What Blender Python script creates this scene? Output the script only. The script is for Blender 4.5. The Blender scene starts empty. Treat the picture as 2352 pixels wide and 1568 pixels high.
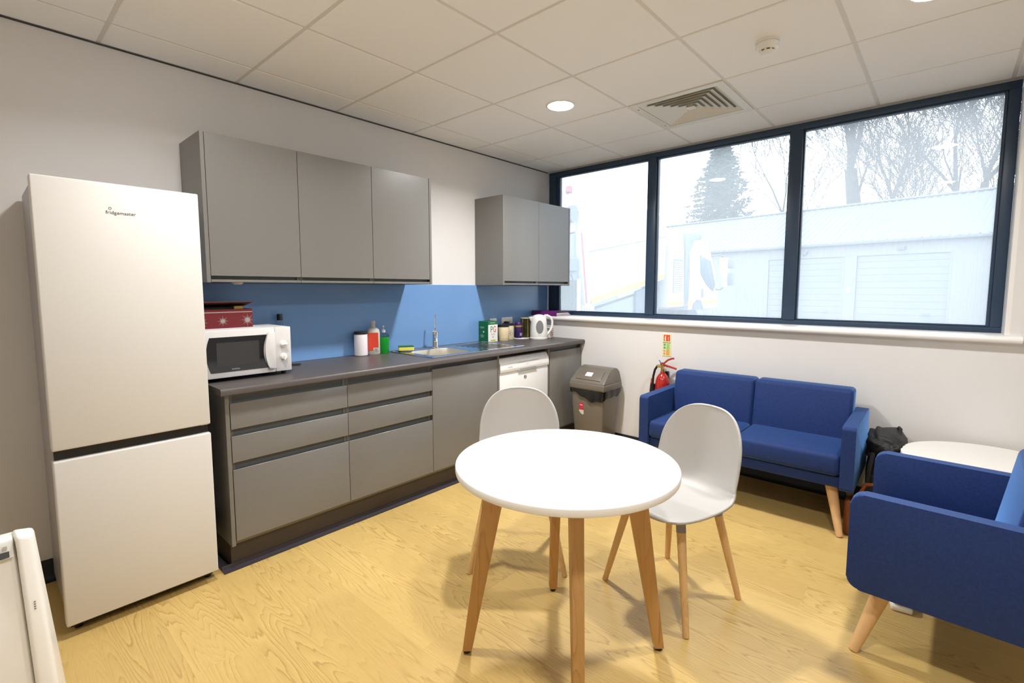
import bpy, bmesh, math, random
from mathutils import Vector, Matrix
random.seed(7)
PI = math.pi
SC = bpy.context.scene
COL = SC.collection

# ------------------------------------------------------------------ camera
CAM = Vector((3.0653, -3.7178, 1.357))
F_PX, YAW, PITCH, ROLL, V0 = 1113.93, 0.73321, -0.08727, -0.00054, -22.57
fwd = Vector((-math.sin(YAW)*math.cos(PITCH), math.cos(YAW)*math.cos(PITCH), math.sin(PITCH)))
right = Vector((math.cos(YAW), math.sin(YAW), 0)); up = right.cross(fwd)
r2 = right*math.cos(ROLL) + up*math.sin(ROLL); u2 = -right*math.sin(ROLL) + up*math.cos(ROLL)
cd = bpy.data.cameras.new('camera'); cam = bpy.data.objects.new('camera', cd); COL.objects.link(cam)
cd.sensor_fit = 'HORIZONTAL'; cd.sensor_width = 36.0; cd.lens = 36.0*F_PX/2352.0
cd.shift_y = V0/2352.0; cd.clip_start = 0.05; cd.clip_end = 300
M = Matrix(((r2.x, u2.x, -fwd.x, CAM.x), (r2.y, u2.y, -fwd.y, CAM.y), (r2.z, u2.z, -fwd.z, CAM.z), (0, 0, 0, 1)))
cam.matrix_world = M
SC.camera = cam

# ------------------------------------------------------------------ light and exposure
SC.view_settings.view_transform = 'Standard'
SC.view_settings.look = 'None'
SC.view_settings.gamma = 1.0
SC.view_settings.use_curve_mapping = False
SC.view_settings.exposure = 0.38
world = bpy.data.worlds.new('overcast_sky'); SC.world = world
world.use_nodes = True
bg = world.node_tree.nodes['Background']
SKY = (0.88, 0.94, 1.0); SKY_STRENGTH = 5.2
bg.inputs[0].default_value = (*SKY, 1); bg.inputs[1].default_value = SKY_STRENGTH
LAMP_COL = (1.0, 0.985, 0.965); LAMP_STRENGTH = 55.0; LAMP_SPREAD = math.radians(150)
pd = bpy.data.lights.new('window_portal', 'AREA'); pd.shape = 'RECTANGLE'; pd.size = 3.1; pd.size_y = 1.34
pd.cycles.is_portal = True
po = bpy.data.objects.new('window_portal', pd); COL.objects.link(po)
po.location = (1.69, 0.36, 1.80); po.rotation_euler = (-PI/2, 0, 0)
try:
    SC.cycles.max_bounces = 9; SC.cycles.diffuse_bounces = 7; SC.cycles.glossy_bounces = 3; SC.cycles.transmission_bounces = 6
    SC.cycles.use_adaptive_sampling = True; SC.cycles.adaptive_threshold = 0.05
    SC.cycles.transparent_max_bounces = 12; SC.cycles.sample_clamp_indirect = 6.0
    SC.cycles.caustics_reflective = False; SC.cycles.caustics_refractive = False
    SC.cycles.use_denoising = True
except Exception:
    pass

# ------------------------------------------------------------------ materials
MATS = {}
def srgb(r, g, b):
    f = lambda c: (c/255/12.92) if c/255 <= 0.04045 else ((c/255+0.055)/1.055)**2.4
    return (f(r), f(g), f(b))
def new_mat(name):
    m = bpy.data.materials.new(name); m.use_nodes = True
    MATS[name] = m
    return m, m.node_tree.nodes, m.node_tree.links, m.node_tree.nodes['Principled BSDF']
def mat(name, col, rough=0.5, metal=0.0, spec=0.5, noise=0.0, nscale=40.0, bump=0.0, bscale=200.0, coat=0.0, trans=0.0, ior=1.45, sheen=0.0, stretch=None, alpha=1.0):
    m, N, L, P = new_mat(name)
    P.inputs['Base Color'].default_value = (*col, 1); P.inputs['Roughness'].default_value = rough
    P.inputs['Metallic'].default_value = metal; P.inputs['Specular IOR Level'].default_value = spec
    P.inputs['Coat Weight'].default_value = coat; P.inputs['Transmission Weight'].default_value = trans
    P.inputs['IOR'].default_value = ior; P.inputs['Sheen Weight'].default_value = sheen
    P.inputs['Alpha'].default_value = alpha
    tc = N.new('ShaderNodeTexCoord')
    src = tc.outputs['Object']
    if stretch:
        mp = N.new('ShaderNodeMapping'); mp.inputs['Scale'].default_value = stretch
        L.new(src, mp.inputs['Vector']); src = mp.outputs['Vector']
    nz = N.new('ShaderNodeTexNoise'); nz.inputs['Scale'].default_value = nscale; nz.inputs['Detail'].default_value = 3
    L.new(src, nz.inputs['Vector'])
    mx = N.new('ShaderNodeMix'); mx.data_type = 'RGBA'
    k = max(noise, 0.02)
    mx.inputs['A'].default_value = (*[c*(1-k) for c in col], 1); mx.inputs['B'].default_value = (*[min(1, c*(1+k)) for c in col], 1)
    L.new(nz.outputs['Fac'], mx.inputs['Factor']); L.new(mx.outputs['Result'], P.inputs['Base Color'])
    if bump > 0:
        nb = N.new('ShaderNodeTexNoise'); nb.inputs['Scale'].default_value = bscale; nb.inputs['Detail'].default_value = 2
        L.new(src, nb.inputs['Vector'])
        bp = N.new('ShaderNodeBump'); bp.inputs['Strength'].default_value = bump; bp.inputs['Distance'].default_value = 0.002
        L.new(nb.outputs['Fac'], bp.inputs['Height']); L.new(bp.outputs['Normal'], P.inputs['Normal'])
    return m
def emis(name, col, strength):
    m, N, L, P = new_mat(name)
    P.inputs['Base Color'].default_value = (1, 1, 1, 1)
    P.inputs['Emission Color'].default_value = (*col, 1); P.inputs['Emission Strength'].default_value = strength
    return m
def wood(name, c_dark, c_light, axis='Z', rough=0.45, freq=14.0, along=0.9, across=6.0, grain=0.10, contrast=0.55, spec=0.4):
    """contour lines of a noise stretched along the board: cathedral grain"""
    m, N, L, P = new_mat(name)
    tc = N.new('ShaderNodeTexCoord'); oi = N.new('ShaderNodeObjectInfo')
    off = N.new('ShaderNodeVectorMath'); off.operation = 'SCALE'; off.inputs[0].default_value = (17.3, 41.7, 29.1)
    L.new(oi.outputs['Random'], off.inputs['Scale'])
    mp = N.new('ShaderNodeMapping')
    s = {'X': (along, across, across), 'Y': (across, along, across), 'Z': (across, across, along)}[axis]
    mp.inputs['Scale'].default_value = s
    L.new(tc.outputs['Object'], mp.inputs['Vector'])
    ad = N.new('ShaderNodeVectorMath'); ad.operation = 'ADD'
    L.new(mp.outputs['Vector'], ad.inputs[0]); L.new(off.outputs['Vector'], ad.inputs[1])
    n1 = N.new('ShaderNodeTexNoise'); n1.inputs['Scale'].default_value = 1.0; n1.inputs['Detail'].default_value = 2.0; n1.inputs['Roughness'].default_value = 0.40
    L.new(ad.outputs['Vector'], n1.inputs['Vector'])
    # jagged edge of the growth rings
    nj = N.new('ShaderNodeTexNoise'); nj.inputs['Scale'].default_value = 9.0; nj.inputs['Detail'].default_value = 2.0
    L.new(ad.outputs['Vector'], nj.inputs['Vector'])
    aj = N.new('ShaderNodeMath'); aj.operation = 'MULTIPLY_ADD'; aj.inputs[1].default_value = 0.035; L.new(nj.outputs['Fac'], aj.inputs[0]); L.new(n1.outputs['Fac'], aj.inputs[2])
    mul = N.new('ShaderNodeMath'); mul.operation = 'MULTIPLY'; mul.inputs[1].default_value = freq
    L.new(aj.outputs[0], mul.inputs[0])
    fr = N.new('ShaderNodeMath'); fr.operation = 'FRACT'; L.new(mul.outputs[0], fr.inputs[0])
    rp = N.new('ShaderNodeValToRGB')
    rp.color_ramp.elements[0].position = 0.0; rp.color_ramp.elements[0].color = (1, 1, 1, 1)
    e = rp.color_ramp.elements.new(0.72); e.color = (0.75, 0.75, 0.75, 1)
    e = rp.color_ramp.elements.new(0.90); e.color = (1-contrast, 1-contrast, 1-contrast, 1)
    rp.color_ramp.elements[-1].position = 1.0; rp.color_ramp.elements[-1].color = (1, 1, 1, 1)
    L.new(fr.outputs[0], rp.inputs['Fac'])
    # strength of the figure fades in and out along the board
    n3 = N.new('ShaderNodeTexNoise'); n3.inputs['Scale'].default_value = 1.3; n3.inputs['Detail'].default_value = 1.0
    ad2 = N.new('ShaderNodeVectorMath'); ad2.operation = 'ADD'; ad2.inputs[1].default_value = (5.1, 3.3, 9.7)
    L.new(ad.outputs['Vector'], ad2.inputs[0]); L.new(ad2.outputs['Vector'], n3.inputs['Vector'])
    r3 = N.new('ShaderNodeMapRange'); r3.inputs['From Min'].default_value = 0.38; r3.inputs['From Max'].default_value = 0.62
    r3.inputs['To Min'].default_value = 0.15; r3.inputs['To Max'].default_value = 1.0
    L.new(n3.outputs['Fac'], r3.inputs['Value'])
    one = N.new('ShaderNodeMix'); one.data_type = 'RGBA'; one.inputs['A'].default_value = (0.86, 0.86, 0.86, 1)
    L.new(r3.outputs['Result'], one.inputs['Factor']); L.new(rp.outputs['Color'], one.inputs['B'])
    # fine pores
    mp2 = N.new('ShaderNodeMapping'); k = 26.0
    mp2.inputs['Scale'].default_value = tuple((2.0 if q == min(s) else k) * 3.0 for q in s)
    L.new(tc.outputs['Object'], mp2.inputs['Vector'])
    n2 = N.new('ShaderNodeTexNoise'); n2.inputs['Scale'].default_value = 3.0; n2.inputs['Detail'].default_value = 2
    L.new(mp2.outputs['Vector'], n2.inputs['Vector'])
    md = N.new('ShaderNodeMath'); md.operation = 'MULTIPLY_ADD'; md.inputs[1].default_value = grain*2; md.inputs[2].default_value = -grain
    L.new(n2.outputs['Fac'], md.inputs[0])
    sm = N.new('ShaderNodeMath'); sm.operation = 'ADD'; L.new(one.outputs['Result'], sm.inputs[0]); L.new(md.outputs[0], sm.inputs[1])
    mr = N.new('ShaderNodeMath'); mr.operation = 'MULTIPLY_ADD'; mr.inputs[1].default_value = 0.22; mr.inputs[2].default_value = -0.11
    L.new(oi.outputs['Random'], mr.inputs[0])
    sm2 = N.new('ShaderNodeMath'); sm2.operation = 'ADD'; L.new(sm.outputs[0], sm2.inputs[0]); L.new(mr.outputs[0], sm2.inputs[1])
    mx = N.new('ShaderNodeMix'); mx.data_type = 'RGBA'
    mx.inputs['A'].default_value = (*c_dark, 1); mx.inputs['B'].default_value = (*c_light, 1)
    L.new(sm2.outputs[0], mx.inputs['Factor']); L.new(mx.outputs['Result'], P.inputs['Base Color'])
    P.inputs['Roughness'].default_value = rough; P.inputs['Specular IOR Level'].default_value = spec
    bp = N.new('ShaderNodeBump'); bp.inputs['Strength'].default_value = 0.12; bp.inputs['Distance'].default_value = 0.0006
    L.new(sm.outputs[0], bp.inputs['Height']); L.new(bp.outputs['Normal'], P.inputs['Normal'])
    return m
def fabric(name, col):
    m, N, L, P = new_mat(name)
    tc = N.new('ShaderNodeTexCoord')
    n1 = N.new('ShaderNodeTexNoise'); n1.inputs['Scale'].default_value = 620; n1.inputs['Detail'].default_value = 1
    n2 = N.new('ShaderNodeTexNoise'); n2.inputs['Scale'].default_value = 90; n2.inputs['Detail'].default_value = 3
    v = N.new('ShaderNodeTexVoronoi'); v.inputs['Scale'].default_value = 140
    for n in (n1, n2, v): L.new(tc.outputs['Object'], n.inputs['Vector'])
    a = N.new('ShaderNodeMath'); a.operation = 'ADD'; L.new(n1.outputs['Fac'], a.inputs[0]); L.new(n2.outputs['Fac'], a.inputs[1])
    r = N.new('ShaderNodeMapRange'); r.inputs['From Min'].default_value = 0.7; r.inputs['From Max'].default_value = 1.3
    L.new(a.outputs[0], r.inputs['Value'])
    mx = N.new('ShaderNodeMix'); mx.data_type = 'RGBA'
    mx.inputs['A'].default_value = (*[c*0.78 for c in col], 1); mx.inputs['B'].default_value = (*[c*1.25 for c in col], 1)
    L.new(r.outputs['Result'], mx.inputs['Factor']); L.new(mx.outputs['Result'], P.inputs['Base Color'])
    P.inputs['Roughness'].default_value = 0.72; P.inputs['Sheen Weight'].default_value = 0.55; P.inputs['Sheen Roughness'].default_value = 0.40
    P.inputs['Sheen Tint'].default_value = (0.20, 0.46, 1.0, 1); P.inputs['Specular IOR Level'].default_value = 0.35
    bp = N.new('ShaderNodeBump'); bp.inputs['Strength'].default_value = 0.15; bp.inputs['Distance'].default_value = 0.001
    L.new(v.outputs['Distance'], bp.inputs['Height']); L.new(bp.outputs['Normal'], P.inputs['Normal'])
    return m
def haze_veil_glass(name, haze=0.2, refl=1.0, tint=(0.95, 0.98, 1.0)):
    """window glass: clear transmission, outdoor haze painted in as a veil, a weak mirror"""
    m = bpy.data.materials.new(name); m.use_nodes = True; MATS[name] = m
    N, L = m.node_tree.nodes, m.node_tree.links
    N.remove(N['Principled BSDF']); out = N['Material Output']
    tr = N.new('ShaderNodeBsdfTransparent'); tr.inputs[0].default_value = (*tint, 1)
    tl = N.new('ShaderNodeBsdfTranslucent'); tl.inputs[0].default_value = (*tint, 1)  # outdoor mist and lens glare put into the pane as a translucent veil
    gl = N.new('ShaderNodeBsdfGlossy'); gl.inputs['Roughness'].default_value = 0.0
    nz = N.new('ShaderNodeTexNoise'); nz.inputs['Scale'].default_value = 3.0; tc = N.new('ShaderNodeTexCoord'); L.new(tc.outputs['Object'], nz.inputs['Vector'])
    mr = N.new('ShaderNodeMapRange'); mr.inputs['To Min'].default_value = haze*0.92; mr.inputs['To Max'].default_value = haze*1.08; L.new(nz.outputs['Fac'], mr.inputs['Value'])
    m1 = N.new('ShaderNodeMixShader'); L.new(mr.outputs['Result'], m1.inputs[0]); L.new(tr.outputs[0], m1.inputs[1]); L.new(tl.outputs[0], m1.inputs[2])
    fr = N.new('ShaderNodeFresnel'); fr.inputs['IOR'].default_value = 1.45
    mu = N.new('ShaderNodeMath'); mu.operation = 'MULTIPLY'; mu.inputs[1].default_value = refl; L.new(fr.outputs[0], mu.inputs[0])
    m2 = N.new('ShaderNodeMixShader'); L.new(mu.outputs[0], m2.inputs[0]); L.new(m1.outputs[0], m2.inputs[1]); L.new(gl.outputs[0], m2.inputs[2])
    L.new(m2.outputs[0], out.inputs['Surface'])
    return m

WALL = mat('wall_paint', (0.715, 0.705, 0.70), 0.75, noise=0.02, nscale=6, bump=0.10, bscale=350, spec=0.3)
WHITE_PAINT = mat('white_gloss_paint', (0.82, 0.81, 0.79), 0.3)
TILE = mat('ceiling_tile_white', (0.885, 0.89, 0.895), 0.9, noise=0.03, nscale=160, bump=0.25, bscale=600, spec=0.2)
TBAR = mat('ceiling_bar_white', (0.70, 0.68, 0.65), 0.6)
CAB = mat('cabinet_grey', (0.172, 0.165, 0.153), 0.30, noise=0.04, nscale=60, bump=0.05, bscale=500, spec=0.7)
CABDARK = mat('cabinet_channel_grey', (0.12, 0.13, 0.135), 0.45)
WORKTOP = mat('worktop_dark_grey', (0.086, 0.074, 0.070), 0.40, noise=0.35, nscale=420, bump=0.08, bscale=600)
SPLASH = mat('splashback_blue', (0.165, 0.325, 0.615), 0.2, noise=0.02, nscale=3, spec=0.5)
PLINTH = mat('plinth_dark', (0.055, 0.042, 0.036), 0.5)
COVE = mat('cove_vinyl', (0.040, 0.034, 0.042), 0.35)
SKIRT = mat('skirting_black', (0.018, 0.020, 0.024), 0.5)
FRAME = mat('window_frame_slate', (0.026, 0.050, 0.092), 0.38)
GASKET = mat('rubber_gasket', (0.01, 0.012, 0.015), 0.6)
FRIDGE = mat('fridge_white', (0.65, 0.635, 0.61), 0.40, noise=0.02, nscale=90, bump=0.03, bscale=250)
APPL = mat('appliance_white', (0.78, 0.79, 0.80), 0.25)
PLWHITE = mat('plastic_white', (0.80, 0.79, 0.76), 0.3)
BLACK = mat('plastic_black', (0.012, 0.012, 0.013), 0.35)
BLKGLASS = mat('black_glass', (0.008, 0.009, 0.012), 0.06)
DGREY = mat('dark_grey_print', (0.10, 0.10, 0.11), 0.5)
STEEL = mat('stainless_steel', (0.62, 0.62, 0.62), 0.22, metal=1.0, noise=0.03, nscale=80)
CHROME = mat('chrome', (0.85, 0.85, 0.86), 0.06, metal=1.0)
SINKBOWL = mat('steel_bowl_painted_reflection', (0.66, 0.61, 0.52), 0.38, metal=0.6)  # cream tint paints the warm reflection into the stainless bowl
TABLEW = mat('table_laminate_white', (0.77, 0.755, 0.725), 0.35, noise=0.01)
SHELL = mat('chair_plastic_grey', (0.46, 0.45, 0.435), 0.42, noise=0.02, bump=0.05, bscale=700)
SLEEVE = mat('chair_sleeve_grey', (0.24, 0.24, 0.245), 0.45)
BEECH = wood('beech_legs', (0.44, 0.26, 0.10), (0.68, 0.45, 0.21), 'Z', freq=9, along=1.6, across=18, contrast=0.6)
OAKLEG = wood('oak_table_legs', (0.29, 0.145, 0.045), (0.52, 0.30, 0.115), 'Z', freq=9, along=1.6, across=16, contrast=0.6)
PALEBEECH = wood('pale_beech_legs', (0.50, 0.29, 0.13), (0.66, 0.42, 0.21), 'Z', freq=6, along=1.2, across=12, contrast=0.3)
FLOORW = wood('oak_vinyl_planks', (0.33, 0.19, 0.050), (0.615, 0.432, 0.155), 'X', rough=0.36, freq=30, along=0.75, across=6.6, grain=0.20, contrast=0.66, spec=0.45)
FABRIC = fabric('blue_upholstery', (0.008, 0.028, 0.130))
PANE = haze_veil_glass('window_glass_haze_veil', 0.22, 1.0)
LAMP = emis('downlight_glow', LAMP_COL, LAMP_STRENGTH)

# ------------------------------------------------------------------ mesh helpers
class B:
    def __init__(self): self.bm = bmesh.new()
    def _bev(self, verts, bev, seg):
        if bev > 0:
            ed = set()
            for v in verts:
                for e in v.link_edges: ed.add(e)
            bmesh.ops.bevel(self.bm, geom=list(ed), offset=bev, segments=seg, affect='EDGES', profile=0.5, clamp_overlap=True)
    def box(self, x0, x1, y0, y1, z0, z1, bev=0, seg=2):
        vs = [self.bm.verts.new(p) for p in ((x0,y0,z0),(x1,y0,z0),(x1,y1,z0),(x0,y1,z0),(x0,y0,z1),(x1,y0,z1),(x1,y1,z1),(x0,y1,z1))]
        for f in ((0,3,2,1),(4,5,6,7),(0,1,5,4),(1,2,6,5),(2,3,7,6),(3,0,4,7)): self.bm.faces.new([vs[i] for i in f])
        self._bev(vs, bev, seg); return self
    def hexa(self, pts, bev=0, seg=2):
        """8 points: bottom ring of four, then top ring of four"""
        vs = [self.bm.verts.new(p) for p in pts]
        for f in ((0,3,2,1),(4,5,6,7),(0,1,5,4),(1,2,6,5),(2,3,7,6),(3,0,4,7)): self.bm.faces.new([vs[i] for i in f])
        self._bev(vs, bev, seg); return self
    def prism(self, poly, axis, d0, d1, bev=0, seg=2):
        """poly of 2d points in the two remaining axes (x,y,z order)"""
        def P(a, b, d):
            return {'x': (d, a, b), 'y': (a, d, b), 'z': (a, b, d)}[axis]
        A = [self.bm.verts.new(P(a, b, d0)) for a, b in poly]; C = [self.bm.verts.new(P(a, b, d1)) for a, b in poly]
        n = len(poly)
        self.bm.faces.new(A[::-1]); self.bm.faces.new(C)
        for i in range(n): self.bm.faces.new((A[i], A[(i+1) % n], C[(i+1) % n], C[i]))
        if bev > 0: self._bev(A+C, bev, seg)
        return self
    def ring(self, c, ax, r, n, rot=0):
        ax = Vector(ax).normalized(); a = ax.orthogonal().normalized(); b = ax.cross(a)
        return [self.bm.verts.new(Vector(c)+a*r*math.cos(rot+2*PI*i/n)+b*r*math.sin(rot+2*PI*i/n)) for i in range(n)]
    def cyl(self, p0, p1, r0, r1=None, n=16, bev=0):
        r1 = r0 if r1 is None else r1
        d = Vector(p1)-Vector(p0)
        A = self.ring(p0, d, r0, n); C = self.ring(p1, d, r1, n)
        self.bm.faces.new(A[::-1]); self.bm.faces.new(C)
        for i in range(n): self.bm.faces.new((A[i], A[(i+1) % n], C[(i+1) % n], C[i]))
        if bev > 0:
            ed = set()
            for R in (A, C):
                for i in range(n):
                    e = self.bm.edges.get((R[i], R[(i+1) % n]))
                    if e: ed.add(e)
            bmesh.ops.bevel(self.bm, geom=list(ed), offset=bev, segments=2, affect='EDGES', clamp_overlap=True)
        return self
    def lathe(self, prof, n=24, c=(0, 0, 0), sx=1.0, sy=1.0):
        """prof: list of (r, z); r = 0 closes with a point"""
        prev = None
        for r, z in prof:
            if r <= 1e-6: cur = [self.bm.verts.new((c[0], c[1], c[2]+z))]
            else: cur = [self.bm.verts.new((c[0]+sx*r*math.cos(2*PI*i/n), c[1]+sy*r*math.sin(2*PI*i/n), c[2]+z)) for i in range(n)]
            if prev is not None:
                if len(prev) == 1 and len(cur) > 1:
                    for i in range(n): self.bm.faces.new((prev[0], cur[i], cur[(i+1) % n]))
                elif len(cur) == 1 and len(prev) > 1:
                    for i in range(n): self.bm.faces.new((prev[i], prev[(i+1) % n], cur[0]))
                elif len(cur) > 1:
                    for i in range(n): self.bm.faces.new((prev[i], prev[(i+1) % n], cur[(i+1) % n], cur[i]))
            prev = cur
        return self
    def tube(self, pts, r, n=8, closed=False):
        pts = [Vector(p) for p in pts]; m = len(pts)
        rs = r if isinstance(r, (list, tuple)) else [r]*m
        rings = []; nrm = None
        for i, p in enumerate(pts):
            a = pts[(i-1) % m] if (closed or i > 0) else p
            b = pts[(i+1) % m] if (closed or i < m-1) else p
            t = (b-a).normalized()
            if nrm is None: nrm = t.orthogonal().normalized()
            else:
                nrm = (nrm - t*nrm.dot(t))
                nrm = nrm.normalized() if nrm.length > 1e-6 else t.orthogonal().normalized()
            bn = t.cross(nrm)
            rings.append([self.bm.verts.new(p+nrm*rs[i]*math.cos(2*PI*k/n)+bn*rs[i]*math.sin(2*PI*k/n)) for k in range(n)])
        for i in range(m if closed else m-1):
            A, C = rings[i], rings[(i+1) % m]
            for k in range(n): self.bm.faces.new((A[k], A[(k+1) % n], C[(k+1) % n], C[k]))
        if not closed:
            self.bm.faces.new(rings[0][::-1]); self.bm.faces.new(rings[-1])
        return self
    def grid(self, fn, nu, nv):
        V = [[self.bm.verts.new(fn(i/nu, j/nv)) for j in range(nv+1)] for i in range(nu+1)]
        for i in range(nu):
            for j in range(nv): self.bm.faces.new((V[i][j], V[i+1][j], V[i+1][j+1], V[i][j+1]))
        return self
    def sphere(self, c, rx, ry, rz, n=16, m=10):
        prof = [(math.sin(PI*k/m), -math.cos(PI*k/m)) for k in range(m+1)]
        prev = None
        for s, cz in prof:
            if s < 1e-6: cur = [self.bm.verts.new((c[0], c[1], c[2]+rz*cz))]
            else: cur = [self.bm.verts.new((c[0]+rx*s*math.cos(2*PI*i/n), c[1]+ry*s*math.sin(2*PI*i/n), c[2]+rz*cz)) for i in range(n)]
            if prev is not None:
                for i in range(n):
                    if len(prev) == 1: self.bm.faces.new((prev[0], cur[(i+1) % n], cur[i]))
                    elif len(cur) == 1: self.bm.faces.new((prev[i], prev[(i+1) % n], cur[0]))
                    else: self.bm.faces.new((prev[i], prev[(i+1) % n], cur[(i+1) % n], cur[i]))
            prev = cur
        return self
    def warp(self, fn):
        for v in self.bm.verts: v.co = Vector(fn(v.co))
        return self
    def mesh(self, name, m, smooth=True, angle=35):
        bmesh.ops.recalc_face_normals(self.bm, faces=self.bm.faces)
        me = bpy.data.meshes.new(name); self.bm.to_mesh(me); self.bm.free()
        me.materials.append(m)
        if smooth:
            me.polygons.foreach_set('use_smooth', [True]*len(me.polygons))
            me.set_sharp_from_angle(angle=math.radians(angle))
        return me
    def obj(self, name, m, parent=None, smooth=True, angle=35, loc=None, rot=None, label=None):
        return link(name, self.mesh(name, m, smooth, angle), parent, loc, rot, label)
def link(name, me, parent=None, loc=None, rot=None, label=None):
    o = bpy.data.objects.new(name, me); COL.objects.link(o)
    if parent is not None: o.parent = parent
    if loc is not None: o.location = loc
    if rot is not None: o.rotation_euler = rot
    if label: o['label'] = label
    return o
def thing(name, label, cat, loc=(0, 0, 0), rz=0.0, group=None):
    o = bpy.data.objects.new(name, None); COL.objects.link(o); o.empty_display_size = 0.1
    o.location = loc; o.rotation_euler = (0, 0, rz)
    return tag(o, label, cat, group)
def tag(o, label, cat, group=None):
    o['label'] = label; o['category'] = cat
    if group: o['group'] = group
    return o
def struct(o): o['kind'] = 'structure'; return o
def copy_tree(o, parent=None):
    c = o.copy(); COL.objects.link(c)
    if parent is not None: c.parent = parent
    for ch in list(o.children): copy_tree(ch, c)
    return c
def text_mesh(s, size, extrude=0.0):
    cu = bpy.data.curves.new('lettering', 'FONT'); cu.body = s; cu.size = size; cu.align_x = 'CENTER'; cu.align_y = 'CENTER'
    cu.extrude = extrude; cu.resolution_u = 2
    o = bpy.data.objects.new('lettering', cu); COL.objects.link(o)
    bpy.context.view_layer.update()
    me = bpy.data.meshes.new_from_object(o.evaluated_get(bpy.context.evaluated_depsgraph_get()))
    bpy.data.objects.remove(o); bpy.data.curves.remove(cu)
    return me
def text(s, size, m, parent, loc, rot, sx=1.0, name='lettering', sy=1.0):
    me = text_mesh(s, size, 0.0003); me.materials.clear(); me.materials.append(m)
    o = link(name, me, parent, loc, rot); o.scale = (sx, sy, 1); return o
FACE_X = (PI/2, 0, PI/2)      # text facing +x, reading towards +y
FACE_MY = (PI/2, 0, 0)        # text facing -y, reading towards +x
def rounded_rect(w, h, r, n=5, cx=0, cy=0):
    pts = []
    for sx, sy, a0 in ((1, 1, 0), (-1, 1, PI/2), (-1, -1, PI), (1, -1, 3*PI/2)):
        for k in range(n+1):
            a = a0 + PI/2*k/n
            pts.append((cx+sx*(w/2-r)+r*math.cos(a), cy+sy*(h/2-r)+r*math.sin(a)))
    return pts

# ------------------------------------------------------------------ room dimensions
CEIL = 2.517; XR = 4.70; YB = -4.45; YW = 0.217
GX, GY, GS = 0.2596, -0.2414, 0.6

# ------------------------------------------------------------------ floor
fl = B().box(-0.3, XR+0.2, YB-0.2, 0.3, -0.12, -0.004).obj('floor', mat('screed', (0.10, 0.075, 0.04), 0.9), smooth=False); struct(fl)
PW, PL = 0.205, 1.22
plank_mesh = {}
def plank(x0, x1, y0, y1):
    Lx, Ly = round(x1-x0, 3), round(y1-y0, 3)
    key = (Lx, Ly)
    if key not in plank_mesh:
        g = 0.00002
        plank_mesh[key] = B().box(-Lx/2+g, Lx/2-g, -Ly/2+g, Ly/2-g, -0.004, 0.0, 0.0001, 1).mesh('plank', FLOORW, False)
    link('plank', plank_mesh[key], fl, ((x0+x1)/2, (y0+y1)/2, 0))
y = 0.0; k = 0
while y > YB+1e-6:
    y1 = y; y0 = max(YB, y-PW)
    off = (k*0.47) % 1.0
    x = -PL*off
    while x < XR-1e-6:
        a, b = max(0.0, x), min(XR, x+PL)
        if b-a > 0.02: plank(a, b, y0, y1)
        x += PL
    y = y0; k += 1

# ------------------------------------------------------------------ ceiling
cl = B().box(-0.3, XR+0.2, YB-0.2, YW+0.12, CEIL+0.03, CEIL+0.12).obj('ceiling', TBAR, smooth=False); struct(cl)
xs = [0.0]; v = GX
while v < XR-0.02: xs.append(v); v += GS
xs.append(XR)
ys = [YW]; v = GY
while v > YB+0.02: ys.append(v); v -= GS
ys.append(YB)
VENT_CELL = (3, 1)        # column, row that hold the air diffuser
tile_mesh = {}
TG = 0.0085
for i in range(len(xs)-1):
    for j in range(len(ys)-1):
        if (i, j) == VENT_CELL: continue
        w, d = round(xs[i+1]-xs[i], 3), round(ys[j]-ys[j+1], 3)
        if (w, d) not in tile_mesh:
            tile_mesh[(w, d)] = B().box(-w/2+TG, w/2-TG, -d/2+TG, d/2-TG, 0, 0.02, 0.003, 1).mesh('ceiling_tile', TILE, False)
        link('ceiling_tile', tile_mesh[(w, d)], cl, ((xs[i]+xs[i+1])/2, (ys[j]+ys[j+1])/2, CEIL))
for xx in xs[1:-1]: B().box(xx-0.012, xx+0.012, YB, YW, CEIL+0.004, CEIL+0.03).obj('grid_bar', TBAR, cl, smooth=False)
for yy in ys[1:-1]: B().box(0, XR, yy-0.012, yy+0.012, CEIL+0.0045, CEIL+0.03).obj('grid_bar', TBAR, cl, smooth=False)
SHADOW = mat('shadow_gap_strip', (0.06, 0.06, 0.065), 0.8)
struct(B().box(0, 0.006, YB, YW, CEIL-0.007, CEIL-0.001).obj('ceiling_shadow_strip', SHADOW, smooth=False))  # dark strip painted in for the shadow line below the ceiling

# ------------------------------------------------------------------ walls
struct(B().box(-0.25, 0, YB-0.2, 0.42, -0.1, CEIL+0.1).obj('wall_left', WALL, smooth=False))
wf = B().box(0, XR+0.2, 0, 0.42, -0.1, 1.066).obj('wall_front', WALL, smooth=False); struct(wf)
B().box(3.315, XR+0.2, 0, 0.42, 1.066, CEIL+0.1).obj('pier', WALL, wf, smooth=False)
B().box(0, 3.315, YW+0.02, 0.42, CEIL-0.012, CEIL+0.1).obj('lintel', WALL, wf, smooth=False)
struct(B().box(XR, XR+0.2, YB-0.2, 0.42, -0.1, CEIL+0.1).obj('wall_right', WALL, smooth=False))
struct(B().box(-0.25, XR+0.2, YB-0.2, YB, -0.1, CEIL+0.1).obj('wall_back', WALL, smooth=False))
def skirting(name, poly, axis, a, b):
    struct(B().prism(poly, axis, a, b).obj(name, SKIRT))
cv = [(0, 0), (0.035, 0), (0.02, 0.004), (0.011, 0.012), (0.006, 0.024), (0.005, 0.10), (0, 0.10)]
skirting('baseboard_left', [(x, z) for x, z in cv], 'y', YB, -2.985)
skirting('baseboard_front', [(-y_, z) for y_, z in cv], 'x', 0.62, XR)
skirting('baseboard_back', [(YB+y_, z) for y_, z in cv], 'x', 0, XR)
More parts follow.
